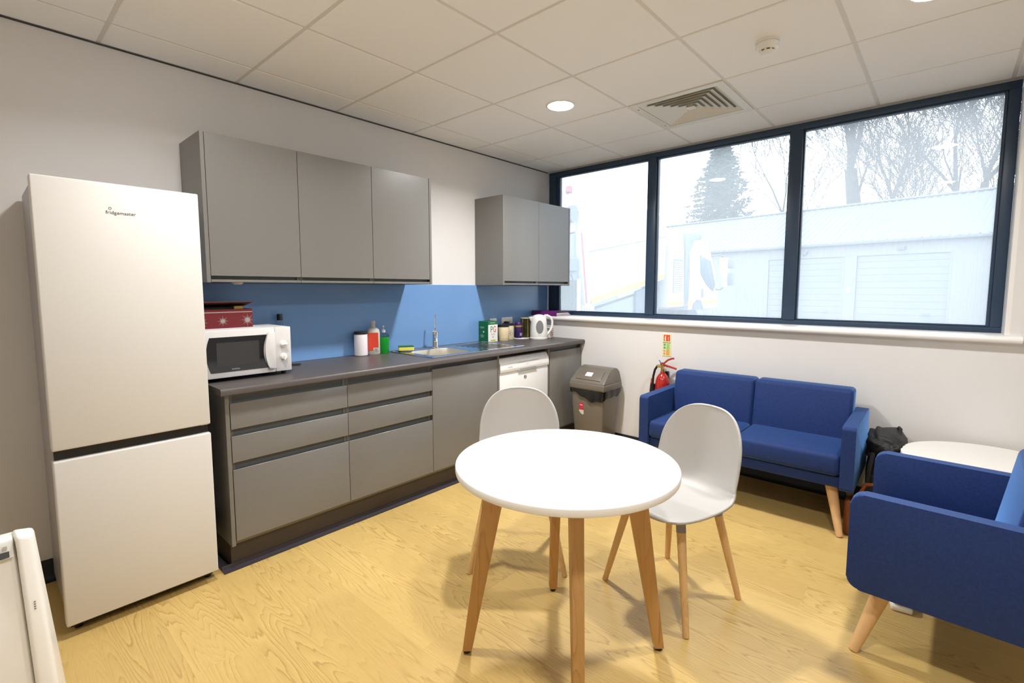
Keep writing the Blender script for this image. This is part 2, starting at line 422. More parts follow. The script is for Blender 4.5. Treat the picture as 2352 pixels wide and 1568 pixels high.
struct(B().prism([(XR-x_, z) for x_, z in cv], 'y', YB, 0).obj('baseboard_right', SKIRT))
# black box standing in for the shadow gap where the pier meets the ceiling
struct(B().box(3.300, 3.318, 0.012, 0.16, 2.452, 2.505).obj('pier_shadow_box', SKIRT, smooth=False))
struct(B().box(3.316, 3.60, -0.006, 0.05, CEIL-0.02, CEIL-0.008).obj('trim_3', WHITE_PAINT, smooth=False))
struct(B().box(3.296, 3.318, 0.0, YW-0.002, 1.104, 2.452, 0.003, 1).obj('trim_4', WHITE_PAINT))

# ------------------------------------------------------------------ window
win = struct(thing('window_1', 'wide three-pane window with dark slate frame above the blue sofa', 'window'))
del win['category']
FY0, FY1 = YW, YW+0.075
def fbar(name, x0, x1, z0, z1, y0=FY0, y1=FY1): return B().box(x0, x1, y0, y1, z0, z1, 0.004, 2).obj(name, FRAME, win)
Z0, Z1 = 1.102, 2.505
fbar('frame_head', 0.022, 3.296, 2.462, Z1); fbar('frame_foot', 0.022, 3.296, Z0-0.01, 1.136)
fbar('frame_jamb', 0.022, 0.110, 1.136, 2.462); fbar('frame_jamb', 3.245, 3.296, 1.136, 2.462)
PANES = ((0.148, 1.078), (1.176, 2.158), (2.256, 3.230))
fbar('mullion', 1.088, 1.166, 1.136, 2.462, FY0-0.008); fbar('mullion', 2.168, 2.246, 1.136, 2.462, FY0-0.008)
for a, b in PANES:
    g = B()
    for x0, x1, z0, z1 in ((a-0.038 if a < 0.2 else a-0.010, a, 1.136, 2.462), (b, b+(0.015 if b > 3 else 0.010), 1.136, 2.462)): g.box(x0, x1, FY0+0.012, FY1-0.02, z0, z1, 0.002, 1)
    g.box(a, b, FY0+0.012, FY1-0.02, 1.136, 1.146, 0.002, 1); g.box(a, b, FY0+0.012, FY1-0.02, 2.452, 2.462, 0.002, 1)
    g.obj('glazing_bead', FRAME, win)
    B().box(a+0.001, b-0.001, FY0+0.040, FY0+0.0405, 1.146, 2.452).obj('pane', PANE, win, smooth=False)
sill = B().prism([(YW+0.01, 1.066), (YW+0.01, 1.104), (-0.035, 1.104), (-0.046, 1.098), (-0.050, 1.085), (-0.046, 1.072), (-0.035, 1.066)], 'x', 0.002, 3.365, 0.0015, 1).obj('window_sill', WHITE_PAINT)
struct(sill)

# ------------------------------------------------------------------ kitchen: base run
def carcass(p, y0, y1, z0=0.125, z1=0.862, x1=0.556):
    b = B()
    b.box(0.02, x1, y0+0.001, y0+0.018, z0, z1); b.box(0.02, x1, y1-0.018, y1-0.001, z0, z1)
    b.box(0.02, x1, y0+0.018, y1-0.018, z0, z0+0.018); b.box(0.02, 0.03, y0+0.018, y1-0.018, z0+0.018, z1)
    return b.obj('body', CAB, p, smooth=False)
def channel(p, y0, y1, zlo, zhi):
    return B().box(0.535, 0.552, y0+0.018, y1-0.018, zlo-0.03, zhi).obj('finger_channel', CABDARK, p, smooth=False)
def front(p, name, y0, y1, z0, z1, label=None, x0=0.560, x1=0.580):
    # bevelled top lip, as the handleless doors have
    return B().prism([(x0, z0), (x1, z0), (x1, z1-0.002), (x1-0.003, z1), (x0, z1-0.006)], 'y', y0+0.0015, y1-0.0015, 0.0008, 1).obj(name, CAB, p, label=label)
YD = (-2.942, -2.341, -1.738, -1.122)
for n_, (a, b, lab) in enumerate(((YD[0], YD[1], 'grey three-drawer base unit beside the fridge, below the microwave'), (YD[1], YD[2], 'grey three-drawer base unit between the other drawers and the sink cupboard'))):
    t = thing('drawer_unit', lab, 'cabinet', group='handleless grey drawer units')
    carcass(t, a, b)
    if n_ == 0: FIRST_UNIT = t
    for z0, z1 in ((0.696, 0.822), (0.534, 0.662), (0.147, 0.499)): front(t, 'drawer', a, b, z0, z1)
    for z0, z1 in ((0.822, 0.862), (0.662, 0.696), (0.499, 0.534)): channel(t, a, b, z0, z1)
t = thing('sink_cupboard', 'grey single-door base cupboard below the sink', 'cabinet')
carcass(t, YD[2], YD[3]); front(t, 'door', YD[2], YD[3], 0.147, 0.835); channel(t, YD[2], YD[3], 0.835, 0.862)
t = thing('end_cupboard', 'narrow grey base cupboard between the dishwasher and the window wall', 'cabinet')
carcass(t, -0.487, -0.004); front(t, 'door', -0.480, -0.022, 0.147, 0.828); channel(t, -0.487, -0.004, 0.828, 0.862)
B().box(0.02, 0.580, -0.020, -0.005, 0.126, 0.862).obj('end_panel', CAB, t, smooth=False)
B().box(0.02, 0.581, -2.962, -2.944, 0.126, 0.864, 0.001, 1).obj('end_panel', CAB, FIRST_UNIT)
for a, b, lab in ((-1.121, -1.103, 'thin grey filler panel on the sink side of the dishwasher'), (-0.496, -0.488, 'thin grey filler panel between the dishwasher and the end cupboard')):
    tag(B().box(0.02, 0.580, a, b, 0.0, 0.864).obj('filler_panel', CAB, smooth=False), lab, 'panel')
# plinth and the coved vinyl edge along its foot
pl = thing('plinth', 'dark plinth with coved vinyl foot under the grey base units', 'plinth')
B().box(0.30, 0.535, -2.955, -1.123, 0.0, 0.124).obj('plinth_board', PLINTH, pl, smooth=False)
B().box(0.30, 0.535, -0.485, -0.004, 0.0, 0.124).obj('plinth_board', PLINTH, pl, smooth=False)
B().prism([(0.536, 0.001), (0.572, 0.001), (0.572, 0.004), (0.556, 0.006), (0.543, 0.012), (0.538, 0.026), (0.536, 0.026)], 'y', -2.998, -1.123).obj('vinyl_cove', COVE, pl)
B().prism([(0.30, -2.956), (0.30, -2.998), (0.536, -2.998), (0.536, -2.956)], 'z', 0.001, 0.005).obj('vinyl_cove', COVE, pl)
B().prism([(0.536, 0.001), (0.572, 0.001), (0.572, 0.004), (0.556, 0.006), (0.543, 0.012), (0.538, 0.026), (0.536, 0.026)], 'y', -0.486, -0.004).obj('vinyl_cove', COVE, pl)

# worktop with the hole for the sink bowl
BX0, BX1, BY0, BY1 = 0.155, 0.475, -1.635, -1.265
wt = B()
for x0, x1, y0, y1 in ((0.0, 0.600, -2.986, BY0), (0.0, 0.600, BY1, -0.003), (0.0, BX0, BY0, BY1), (BX1, 0.600, BY0, BY1)): wt.box(x0+0.0015, x1, y0, y1, 0.866, 0.900)
wt.prism([(0.600, 0.866), (0.611, 0.866), (0.615, 0.870), (0.615, 0.889), (0.612, 0.896), (0.606, 0.900), (0.600, 0.900)], 'y', -2.986, -0.003)
tag(wt.obj('worktop', WORKTOP), 'long dark grey speckled worktop over the base units', 'worktop')
# splashback
tag(B().box(0.001, 0.009, -2.986, YW-0.002, 0.9005, 1.392, 0.001, 1).obj('splashback', SPLASH), 'glossy blue splashback behind the worktop', 'splashback')

# ------------------------------------------------------------------ wall cabinets
def wall_cab(y0, y1, label, left=False, rightp=False):
    t = thing('wall_cabinet', label, 'cabinet', group='grey wall cabinets')
    zb, zt = 1.394, 2.121
    b = B(); b.box(0.001, 0.308, y0+0.001, y0+0.016, zb, zt); b.box(0.001, 0.308, y1-0.016, y1-0.001, zb, zt)
    b.box(0.001, 0.308, y0+0.016, y1-0.016, zt-0.018, zt); b.box(0.001, 0.308, y0+0.016, y1-0.016, zb, zb+0.014); b.box(0.001, 0.008, y0+0.016, y1-0.016, zb+0.014, zt-0.018)
    b.obj('body', CAB, t, smooth=False)
    d0 = y0+(0.018 if left else 0.0); d1 = y1-(0.018 if rightp else 0.0)
    B().prism([(0.311, 1.431), (0.330, 1.425), (0.330, zt), (0.311, zt)], 'y', d0+0.0015, d1-0.0015, 0.0008, 1).obj('door', CAB, t)
    B().box(0.285, 0.300, d0+0.002, d1-0.002, zb+0.016, 1.436).obj('finger_channel', CABDARK, t, smooth=False)
    B().box(0.300, 0.330, d0+0.001, d1-0.001, zb, zb+0.013, 0.001, 1).obj('light_rail', CAB, t)
    if left: B().box(0.001, 0.332, y0-0.001, y0+0.017, zb-0.003, zt+0.001, 0.001, 1).obj('end_panel', CAB, t)
    if rightp: B().box(0.001, 0.332, y1-0.017, y1+0.001, zb-0.003, zt+0.001, 0.001, 1).obj('end_panel', CAB, t)
    return t
wall_cab(-2.935, -2.463, 'grey wall cabinet above the microwave, nearest the fridge', left=True)
wall_cab(-2.463, -1.997, 'middle grey wall cabinet of the row of three')
wall_cab(-1.997, -1.528, 'grey wall cabinet at the sink end of the row of three', rightp=True)
wall_cab(-0.790, -0.325, 'grey wall cabinet above the tea box, left of the pair by the window', left=True)
wall_cab(-0.325, 0.146, 'grey wall cabinet overlapping the window, above the kettle', rightp=True)
t = B().lathe([(0, -0.012), (0.016, -0.011), (0.026, -0.006), (0.028, 0.0), (0, 0.0)], 20).obj('cabinet_light', PLWHITE, loc=(0.22, -2.76, 1.3935)); tag(t, 'small white puck light under the wall cabinet above the microwave', 'light')

# ------------------------------------------------------------------ fridge freezer
t = thing('fridge_freezer', 'tall white fridge freezer at the left end of the kitchen', 'fridge', (0, 0, 0))
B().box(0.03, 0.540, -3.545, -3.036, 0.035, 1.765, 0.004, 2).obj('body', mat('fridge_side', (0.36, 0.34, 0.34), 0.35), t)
d = B().box(0.546, 0.600, -3.556, -3.029, 0.748, 1.771, 0.006, 3).obj('fridge_door', FRIDGE, t)
text('fridgemaster', 0.0185, DGREY, d, (0.6006, -3.3005, 1.6575), FACE_X, 1.02)
ring = B().tube([(0.6008, -3.334+0.0045*math.cos(a*PI/6), 1.6735+0.0045*math.sin(a*PI/6)) for a in range(12)], 0.0007, 4, True).obj('emblem', DGREY, d)
B().box(0.546, 0.600, -3.556, -3.029, 0.050, 0.708, 0.006, 3).obj('freezer_door', FRIDGE, t)
B().box(0.542, 0.572, -3.550, -3.034, 0.700, 0.752).obj('handle_recess', BLACK, t, smooth=False)
B().box(0.50, 0.545, -3.54, -3.04, 0.018, 0.045).obj('kickplate', BLACK, t, smooth=False)
for yy in (-3.515, -3.055):
    B().lathe([(0, 0), (0.014, 0), (0.015, 0.008), (0.010, 0.014), (0.010, 0.036), (0, 0.036)], 14, (0.520, yy, 0)).obj('foot', BLACK, t)
    B().lathe([(0, 0), (0.014, 0), (0.015, 0.008), (0.010, 0.014), (0.010, 0.036), (0, 0.036)], 14, (0.08, yy, 0)).obj('foot', BLACK, t)
B().box(0.548, 0.575, -3.060, -3.035, 0.742, 0.749).obj('hinge', PLWHITE, t)

# ------------------------------------------------------------------ dishwasher
t = thing('dishwasher', 'white dishwasher under the worktop between grey units', 'dishwasher')
y0, y1 = -1.098, -0.500
B().box(0.03, 0.552, y0, y1, 0.02, 0.834, 0.003, 1).obj('body', APPL, t)
d = B().box(0.554, 0.578, y0+0.003, y1-0.003, 0.12, 0.722, 0.004, 2).obj('door', APPL, t)
B().prism([(0.553, 0.724), (0.585, 0.724), (0.589, 0.745), (0.583, 0.792), (0.556, 0.834), (0.553, 0.834)], 'y', y0+0.002, y1-0.002, 0.002, 1).obj('control_panel', APPL, t)
B().box(0.586, 0.5865, y0+0.20, y1-0.14, 0.785, 0.7865).obj('display_strip', DGREY, t, smooth=False)
B().prism([(y0+0.21, 0.716), (y1-0.16, 0.716), (y1-0.175, 0.735), (y0+0.225, 0.735)], 'x', 0.576, 0.5885).obj('handle_recess', mat('recess_grey', (0.32, 0.34, 0.36), 0.5), t, smooth=False)
B().cyl((0.5855, y0+0.315, 0.763), (0.5878, y0+0.315, 0.763), 0.020, n=24, bev=0.0006).obj('button', APPL, t)
b = B(); b.lathe([(0.0, 0), (0.0155, 0), (0.0155, 0.0012), (0.0, 0.0012)], 20); o = b.obj('badge', DGREY, d, loc=(0.578, y0+0.30, 0.660), rot=(0, PI/2, 0))
B().hexa([(0.5793, y0+0.293, 0.646), (0.5797, y0+0.293, 0.646), (0.5797, y0+0.298, 0.644), (0.5793, y0+0.298, 0.644), (0.5793, y0+0.302, 0.676), (0.5797, y0+0.302, 0.676), (0.5797, y0+0.307, 0.674), (0.5793, y0+0.307, 0.674)]).obj('badge_stroke', APPL, d, smooth=False)
b = B(); b.lathe([(0.0, 0), (0.0125, 0), (0.0125, 0.001), (0.0, 0.001)], 20); b.obj('logo_disc', DGREY, t, loc=(0.5855, y0+0.060, 0.763), rot=(0, PI/2-0.12, 0))
text('HOOVER', 0.0125, DGREY, t, (0.5872, y0+0.112, 0.759), (PI/2-0.12, 0, PI/2), 0.95)
B().box(0.48, 0.52, y0, y1, 0.0, 0.115).obj('kickplate', APPL, t, smooth=False)

# ------------------------------------------------------------------ sink and tap
t = thing('sink', 'stainless steel inset sink with drainer on the worktop', 'sink')
SX0, SX1, SY0, SY1 = 0.068, 0.540, -1.702, -0.772
b = B()
for x0, x1, y0, y1 in ((SX0, SX1, SY0, BY0), (SX0, BX0, BY0, BY1), (BX1, SX1, BY0, BY1), (SX0, SX1, BY1, SY1)): b.box(x0, x1, y0, y1, 0.9003, 0.9033)
b.obj('flange', STEEL, t, smooth=False)
b = B()   # raised rolled rim round the edge
b.tube([(SX0, SY0, 0.9035), (SX1, SY0, 0.9035), (SX1, SY1, 0.9035), (SX0, SY1, 0.9035)], 0.004, 8, True); b.obj('rim', STEEL, t)
def bowl(u, v):
    # rounded rectangular bowl: v from the rim down to the drain
    pts = rounded_rect(BX1-BX0-0.004, BY1-BY0-0.004, 0.075, 6, (BX0+BX1)/2, (BY0+BY1)/2)
    p = pts[int(round(u*len(pts))) % len(pts)]
    c = ((BX0+BX1)/2, (BY0+BY1)/2)
    prof = [(1.0, 0.903), (0.985, 0.895), (0.965, 0.84), (0.95, 0.77), (0.90, 0.752), (0.55, 0.748), (0.12, 0.745)]
    s, z = prof[int(round(v*(len(prof)-1)))]
    return (c[0]+(p[0]-c[0])*s, c[1]+(p[1]-c[1])*s, z)
NP = 28
b = B().grid(bowl, NP, 6); b.obj('bowl', SINKBOWL, t, angle=60)
# collar between the rounded bowl and the square cut-out
pts = rounded_rect(BX1-BX0-0.004, BY1-BY0-0.004, 0.075, 6, (BX0+BX1)/2, (BY0+BY1)/2)
for q in range(4):
    b = B(); cx, cy = ((BX1, BY1), (BX0, BY1), (BX0, BY0), (BX1, BY0))[q]
    cv_ = b.bm.verts.new((cx, cy, 0.9031)); arc = [b.bm.verts.new((*pts[q*7+k_], 0.9031)) for k_ in range(7)]
    for k_ in range(6): b.bm.faces.new((cv_, arc[k_], arc[k_+1]))
    b.obj('bowl_corner', STEEL, t)
B().lathe([(0.0, 0.004), (0.018, 0.004), (0.03, 0.002), (0.042, 0.0)], 20, ((BX0+BX1)/2, (BY0+BY1)/2, 0.746)).obj('drain', CHROME, t)
for k_ in range(7):
    x_ = 0.150 + k_*0.05
    B().hexa([(x_-0.009, -1.16+0.01*k_, 0.9033), (x_+0.009, -1.16+0.01*k_, 0.9033), (x_+0.009, -0.83, 0.9033), (x_-0.009, -0.83, 0.9033), (x_-0.004, -1.15+0.01*k_, 0.9063), (x_+0.004, -1.15+0.01*k_, 0.9063), (x_+0.004, -0.84, 0.9063), (x_-0.004, -0.84, 0.9063)]).obj('drainer_rib', STEEL, t, smooth=False)
t = thing('tap', 'chrome mixer tap with upright lever behind the sink bowl', 'tap', (0.115, -1.335, 0.9033), -0.66)
B().lathe([(0, 0), (0.026, 0), (0.026, 0.005), (0.020, 0.010), (0.0215, 0.02), (0.0215, 0.105), (0.0235, 0.108), (0.0235, 0.128), (0.015, 0.134), (0, 0.134)], 24).obj('body', CHROME, t)
B().tube([(0.0, 0, 0.07), (0.05, 0, 0.085), (0.10, 0, 0.092), (0.14, 0, 0.085), (0.150, 0, 0.066)], [0.012, 0.011, 0.0105, 0.0105, 0.010], 12).obj('spout', CHROME, t)
B().tube([(0.0, 0, 0.130), (0.008, 0, 0.165), (0.004, 0.0, 0.21), (-0.004, 0, 0.258)], [0.007, 0.0045, 0.0045, 0.006], 10).obj('lever', CHROME, t)

# ------------------------------------------------------------------ microwave
MWW = mat('microwave_white', (0.64, 0.63, 0.63), 0.3)
t = thing('microwave', 'white microwave with black door glass on the worktop beside the fridge', 'microwave', (0.0, 0, 0.900))
X0, X1, Y0, Y1, ZB, ZT = 0.10, 0.400, -3.005, -2.574, 0.020, 0.257
B().box(X0, X1, Y0, Y1, ZB, ZT, 0.006, 2).obj('body', MWW, t)
YDR = -2.658   # right edge of the door
B().box(X1+0.0008, X1+0.020, Y0, YDR-0.001, ZB, ZT, 0.004, 2).obj('door', MWW, t)
B().box(X1+0.0008, X1+0.018, YDR+0.001, Y1, ZB, ZT, 0.004, 2).obj('control_panel', MWW, t)
n_ = 10; za, zb = 0.048, 0.222; zc = (za+zb)/2
poly = [(Y0+0.022+0.017*((2*k_/n_-1)**2), za+(zb-za)*k_/n_) for k_ in range(n_+1)]
poly += [(YDR-0.040-0.020*(1-(2*k_/n_-1)**2), zb-(zb-za)*k_/n_) for k_ in range(n_+1)]
B().prism(poly, 'x', X1+0.0195, X1+0.0212).obj('door_glass', BLKGLASS, t)
B().box(X1+0.0209, X1+0.0215, Y0+0.068, YDR-0.082, 0.078, 0.195).obj('mesh_screen', mat('door_mesh', (0.035, 0.035, 0.036), 0.25), t, smooth=False)
hp = [(YDR-0.037-0.020*(1-(2*k_/n_-1)**2), za-0.008+(zb-za+0.02)*k_/n_) for k_ in range(n_+1)]
hp2 = [(YDR-0.004, zb+0.012), (YDR-0.004, za-0.008)]
B().prism(hp+hp2, 'x', X1+0.021, X1+0.036, 0.004, 2).obj('handle', MWW, t)
def dial(zz, point):
    k_ = B().lathe([(0, 0.016), (0.014, 0.016), (0.0165, 0.012), (0.018, 0.0), (0, 0.0)], 28).obj('dial', PLWHITE, t, loc=(X1+0.018, -2.617, zz), rot=(0, PI/2, 0))
    B().box(-0.0045 if not point else -0.004, 0.0045 if not point else 0.004, -0.0175, 0.0175 if not point else 0.006, 0.015, 0.023, 0.0015, 1).obj('grip', PLWHITE, k_, rot=(0, 0, 0.0 if not point else PI/2))
dial(0.166, False); dial(0.098, True)
for zz, r_ in ((0.166, 0.028), (0.098, 0.0235)):
    b = B()
    for k_ in range(0, 12):
        a_ = PI*(-0.2+1.4*k_/11)
        b.box(X1+0.0178, X1+0.0184, -2.617+r_*math.cos(a_)-0.0016, -2.617+r_*math.cos(a_)+0.0016, zz+r_*math.sin(a_)-0.0007, zz+r_*math.sin(a_)+0.0007)
    b.obj('dial_marks', mat('print_grey_%d' % int(zz*1000), (0.35, 0.35, 0.36), 0.6), t, smooth=False)
b = B()
for k_ in range(9): b.box(X1+0.0212, X1+0.0217, -2.872+0.0042*k_, -2.8695+0.0042*k_, 0.0575, 0.0625+0.0016*((k_*7) % 3 == 0))
b.obj('wordmark', mat('print_pale_grey', (0.30, 0.30, 0.30), 0.6), t, smooth=False)
for x_, y_ in ((0.13, -2.98), (0.13, -2.60), (0.37, -2.98), (0.37, -2.60)): B().lathe([(0, 0), (0.012, 0), (0.014, 0.021), (0, 0.021)], 12, (x_, y_, 0)).obj('foot', BLACK, t)
cb = B().tube([(0.080, -2.59, 0.940), (0.070, -2.55, 0.914), (0.095, -2.52, 0.9045), (0.13, -2.43, 0.9045), (0.150, -2.405, 0.9045), (0.175, -2.425, 0.9045), (0.150, -2.50, 0.9045)], 0.0035, 8).obj('power_cable', BLACK)
tag(cb, 'black power cable on the worktop behind the microwave', 'cable')

# red festive box on the microwave
RED = mat('box_red_card', (0.125, 0.006, 0.009), 0.5, noise=0.05); SILV = mat('silver_print', (0.36, 0.30, 0.29), 0.4, metal=0.3); DKBOX = mat('box_inside_dark', (0.02, 0.018, 0.015), 0.8)
t = thing('gift_box', 'red box with silver snowflakes and open lid on the microwave', 'box', (0.0, 0, 1.1575))
GX0, GX1, GY0, GY1 = 0.115, 0.285, -2.992, -2.716
b = B(); b.box(GX0, GX1, GY0, GY1, 0.0, 0.003)
for x0, x1, y0, y1 in ((GX0, GX0+0.003, GY0, GY1), (GX1-0.003, GX1, GY0, GY1), (GX0+0.003, GX1-0.003, GY0, GY0+0.003), (GX0+0.003, GX1-0.003, GY1-0.003, GY1)): b.box(x0, x1, y0, y1, 0.003, 0.097)
b.obj('tray', RED, t, smooth=False)
B().box(GX1, GX1+0.0006, GY0, GY1, 0.079, 0.0835).obj('silver_line', SILV, t, smooth=False)
def burst(cy, cz, r):
    b = B()
    for k_ in range(16):
        a_ = 2*PI*k_/16; rr = r*(1.0 if k_ % 2 == 0 else 0.62)
        q = [(cy+0.0026*math.cos(a_+PI/2), cz+0.0026*math.sin(a_+PI/2)), (cy+rr*math.cos(a_), cz+rr*math.sin(a_)), (cy-0.0026*math.cos(a_+PI/2), cz-0.0026*math.sin(a_+PI/2))]
        b.prism(q, 'x', GX1+0.0001, GX1+0.0007+0.00002*k_)
    b.lathe([(0, -0.0003), (r*0.30, -0.0003), (r*0.30, 0.0003), (0, 0.0003)], 12)
    return b
def burst_obj(cy, cz, r):
    b = B()
    for k_ in range(16):
        a_ = 2*PI*k_/16; rr = r*(1.0 if k_ % 2 == 0 else 0.66); w_ = 0.0022
        b.prism([(cy+w_*math.cos(a_+PI/2), cz+w_*math.sin(a_+PI/2)), (cy+rr*math.cos(a_), cz+rr*math.sin(a_)), (cy-w_*math.cos(a_+PI/2), cz-w_*math.sin(a_+PI/2))], 'x', GX1+0.0001, GX1+0.0006+0.00002*k_)
    b.prism([(cy+r*0.33*math.cos(2*PI*k_/12), cz+r*0.33*math.sin(2*PI*k_/12)) for k_ in range(12)], 'x', GX1+0.0001, GX1+0.0011)
    b.obj('snowflake', SILV, t, smooth=False)
for cy_, cz_, r_ in ((-2.955, 0.030, 0.030), (-2.860, 0.036, 0.028), (-2.742, 0.038, 0.036)): burst_obj(cy_, cz_, r_)
lid = B().hexa([(GX0, GY0, 0.100), (GX1+0.03, GY0, 0.134), (GX1+0.03, GY1, 0.134), (GX0, GY1, 0.100), (GX0, GY0, 0.103), (GX1+0.03, GY0, 0.137), (GX1+0.03, GY1, 0.137), (GX0, GY1, 0.103)]).obj('lid', mat('box_lid_card', (0.10, 0.028, 0.016), 0.6), t, smooth=False)
B().box(0.15, 0.26, -2.985, -2.80, 0.02, 0.108, 0.004, 1).obj('packet', DKBOX, t)
B().box(0.18, 0.272, -2.80, -2.755, 0.02, 0.112, 0.003, 1).obj('packet', mat('packet_gold', (0.45, 0.30, 0.06), 0.4), t)
B().sphere((0.265, -2.962, 0.108), 0.010, 0.014, 0.010, 12, 8).obj('bauble', mat('bauble_red', (0.5, 0.02, 0.02), 0.2), t)

CLEAR = mat('clear_plastic', (0.85, 0.92, 0.95), 0.05, trans=1.0, ior=1.35)
t = thing('bottle', 'clear bottle with black cap behind the microwave', 'bottle', (0.052, -2.478, 0.9005))
B().lathe([(0, 0), (0.034, 0), (0.036, 0.01), (0.036, 0.17), (0.030, 0.20), (0.015, 0.232), (0.0135, 0.275), (0, 0.275)], 20).obj('glass_body', CLEAR, t)
B().lathe([(0, 0.27), (0.0165, 0.27), (0.0165, 0.305), (0.015, 0.308), (0, 0.308)], 20).obj('cap', BLACK, t)

# ------------------------------------------------------------------ things on the worktop by the sink
t = thing('canister', 'white plastic canister with black lid beside the red-labelled bottle', 'canister', (0.066, -1.945, 0.9002))
B().lathe([(0, 0), (0.040, 0), (0.045, 0.006), (0.045, 0.146), (0.043, 0.150), (0, 0.150)], 28).obj('body', mat('canister_white', (0.72, 0.68, 0.72), 0.4, noise=0.05, nscale=90), t)
B().lathe([(0, 0.150), (0.0455, 0.150), (0.0455, 0.164), (0.042, 0.168), (0, 0.168)], 28).obj('lid', BLACK, t)
t = thing('cleaner_bottle', 'grey-white plastic bottle with large red label by the blue splashback', 'bottle', (0.066, -1.848, 0.9002), -0.55)
LB = mat('bottle_grey_plastic', (0.50, 0.50, 0.46), 0.4)
B().lathe([(0, 0), (0.036, 0), (0.040, 0.006), (0.040, 0.155), (0.036, 0.175), (0.022, 0.188), (0.014, 0.192), (0.013, 0.212), (0.0145, 0.214), (0.0145, 0.236), (0, 0.236)], 28, sx=0.72, sy=1.15).obj('body', LB, t)
B().box(0.0275, 0.0302, -0.034, 0.034, 0.030, 0.155, 0.001, 1).obj('label_sticker', mat('label_red', (0.62, 0.055, 0.025), 0.5, noise=0.12, nscale=220), t, smooth=False)
b = B()
for k_ in range(7): b.box(0.0303, 0.0306, 0.004+0.004*k_, 0.006+0.004*k_+0.0008*(k_ % 2), 0.035, 0.046)
b.obj('barcode', BLACK, t, smooth=False)
B().box(0.03022, 0.03032, 0.000, 0.034, 0.032, 0.049).obj('barcode_ground', PLWHITE, t, smooth=False)
t = thing('soap_dispenser', 'clear pump bottle of green liquid soap', 'bottle', (0.072, -1.768, 0.9002), -0.55)
GREEN = mat('green_soap', (0.01, 0.42, 0.035), 0.12, noise=0.1, nscale=60, trans=0.35)
B().lathe([(0, 0), (0.031, 0), (0.034, 0.005), (0.034, 0.118), (0, 0.118)], 24, sx=0.8, sy=1.1).obj('soap', GREEN, t)
B().lathe([(0.034, 0.118), (0.033, 0.132), (0.024, 0.142), (0.014, 0.146), (0.0135, 0.152), (0, 0.152)], 24, sx=0.8, sy=1.1).obj('shoulder', CLEAR, t)
B().lathe([(0, 0.150), (0.0145, 0.150), (0.0145, 0.168), (0.006, 0.170), (0.004, 0.172), (0.004, 0.192), (0, 0.192)], 16).obj('pump_collar', mat('pump_clear_grey', (0.55, 0.60, 0.62), 0.3), t)
B().box(-0.010, 0.030, -0.006, 0.006, 0.190, 0.199, 0.002, 1).obj('pump_head', mat('pump_clear', (0.62, 0.68, 0.72), 0.3), t)
t = thing('sponge', 'yellow washing-up sponge with green scourer on the sink edge', 'sponge', (0.112, -1.605, 0.9095), 1.02)
B().box(-0.055, 0.055, -0.035, 0.035, 0, 0.026, 0.003, 1).obj('foam', mat('sponge_yellow', (0.78, 0.74, 0.13), 0.9, noise=0.1, nscale=250, bump=0.5, bscale=300), t)
B().box(-0.055, 0.055, -0.035, 0.035, 0.0262, 0.034, 0.002, 1).obj('scourer', mat('scourer_green', (0.03, 0.13, 0.055), 0.95, bump=0.6, bscale=500), t)

t = thing('tea_box', 'green and white tea box standing against the splashback', 'box', (0.073, -0.703, 0.9002), 0.02)
TGREEN = mat('tea_green', (0.008, 0.145, 0.045), 0.4)
B().box(-0.058, 0.052, -0.060, 0.060, 0, 0.180, 0.0008, 1).obj('carton', TGREEN, t)
B().box(0.0521, 0.0528, -0.0595, 0.0595, 0.001, 0.150).obj('front_panel', mat('tea_white', (0.80, 0.79, 0.76), 0.4), t, smooth=False)
text('P', 0.078, mat('tea_letter_green', (0.005, 0.16, 0.05), 0.5), t, (0.0530, -0.017, 0.106), FACE_X, 0.8)
text('G', 0.078, mat('tea_letter_red', (0.62, 0.01, 0.02), 0.5), t, (0.0530, 0.020, 0.106), FACE_X, 0.72)
text('t i p s', 0.024, DGREY, t, (0.0530, 0.0, 0.068), FACE_X, 0.9)
B().prism([(0.0+0.005*math.cos(a*PI/6), 0.042+0.007*math.sin(a*PI/6)) for a in range(12)], 'x', 0.0528, 0.0532).obj('red_drop', MATS['tea_letter_red'], t, smooth=False)
B().box(0.0528, 0.0532, -0.030, 0.034, 0.006, 0.018).obj('lime_band', mat('tea_lime', (0.42, 0.52, 0.06), 0.5), t, smooth=False)
b = B()
for k_, (w_, z_) in enumerate(((0.05, 0.128), (0.042, 0.119), (0.03, 0.06), (0.05, 0.05), (0.03, 0.04))): b.box(-0.02-w_/2, -0.02+w_/2, -0.0606, -0.0602, z_, z_+0.004)
b.obj('side_lettering', mat('tea_pale_print', (0.35, 0.55, 0.40), 0.5), t, smooth=False)['kind'] = 'stuff'
B().prism([(-0.002+0.009*math.cos(a*PI/5), 0.088+0.008*math.sin(a*PI/5)) for a in range(10)], 'y', -0.0607, -0.0602).obj('cup_print', PLWHITE, t, smooth=False)
b = B()
for k_ in range(6): b.box(0.0521, 0.0527, -0.034+0.011*k_, -0.027+0.011*k_, 0.162, 0.170)
b.obj('lid_lettering', mat('tea_lid_print', (0.30, 0.50, 0.36), 0.5), t, smooth=False)

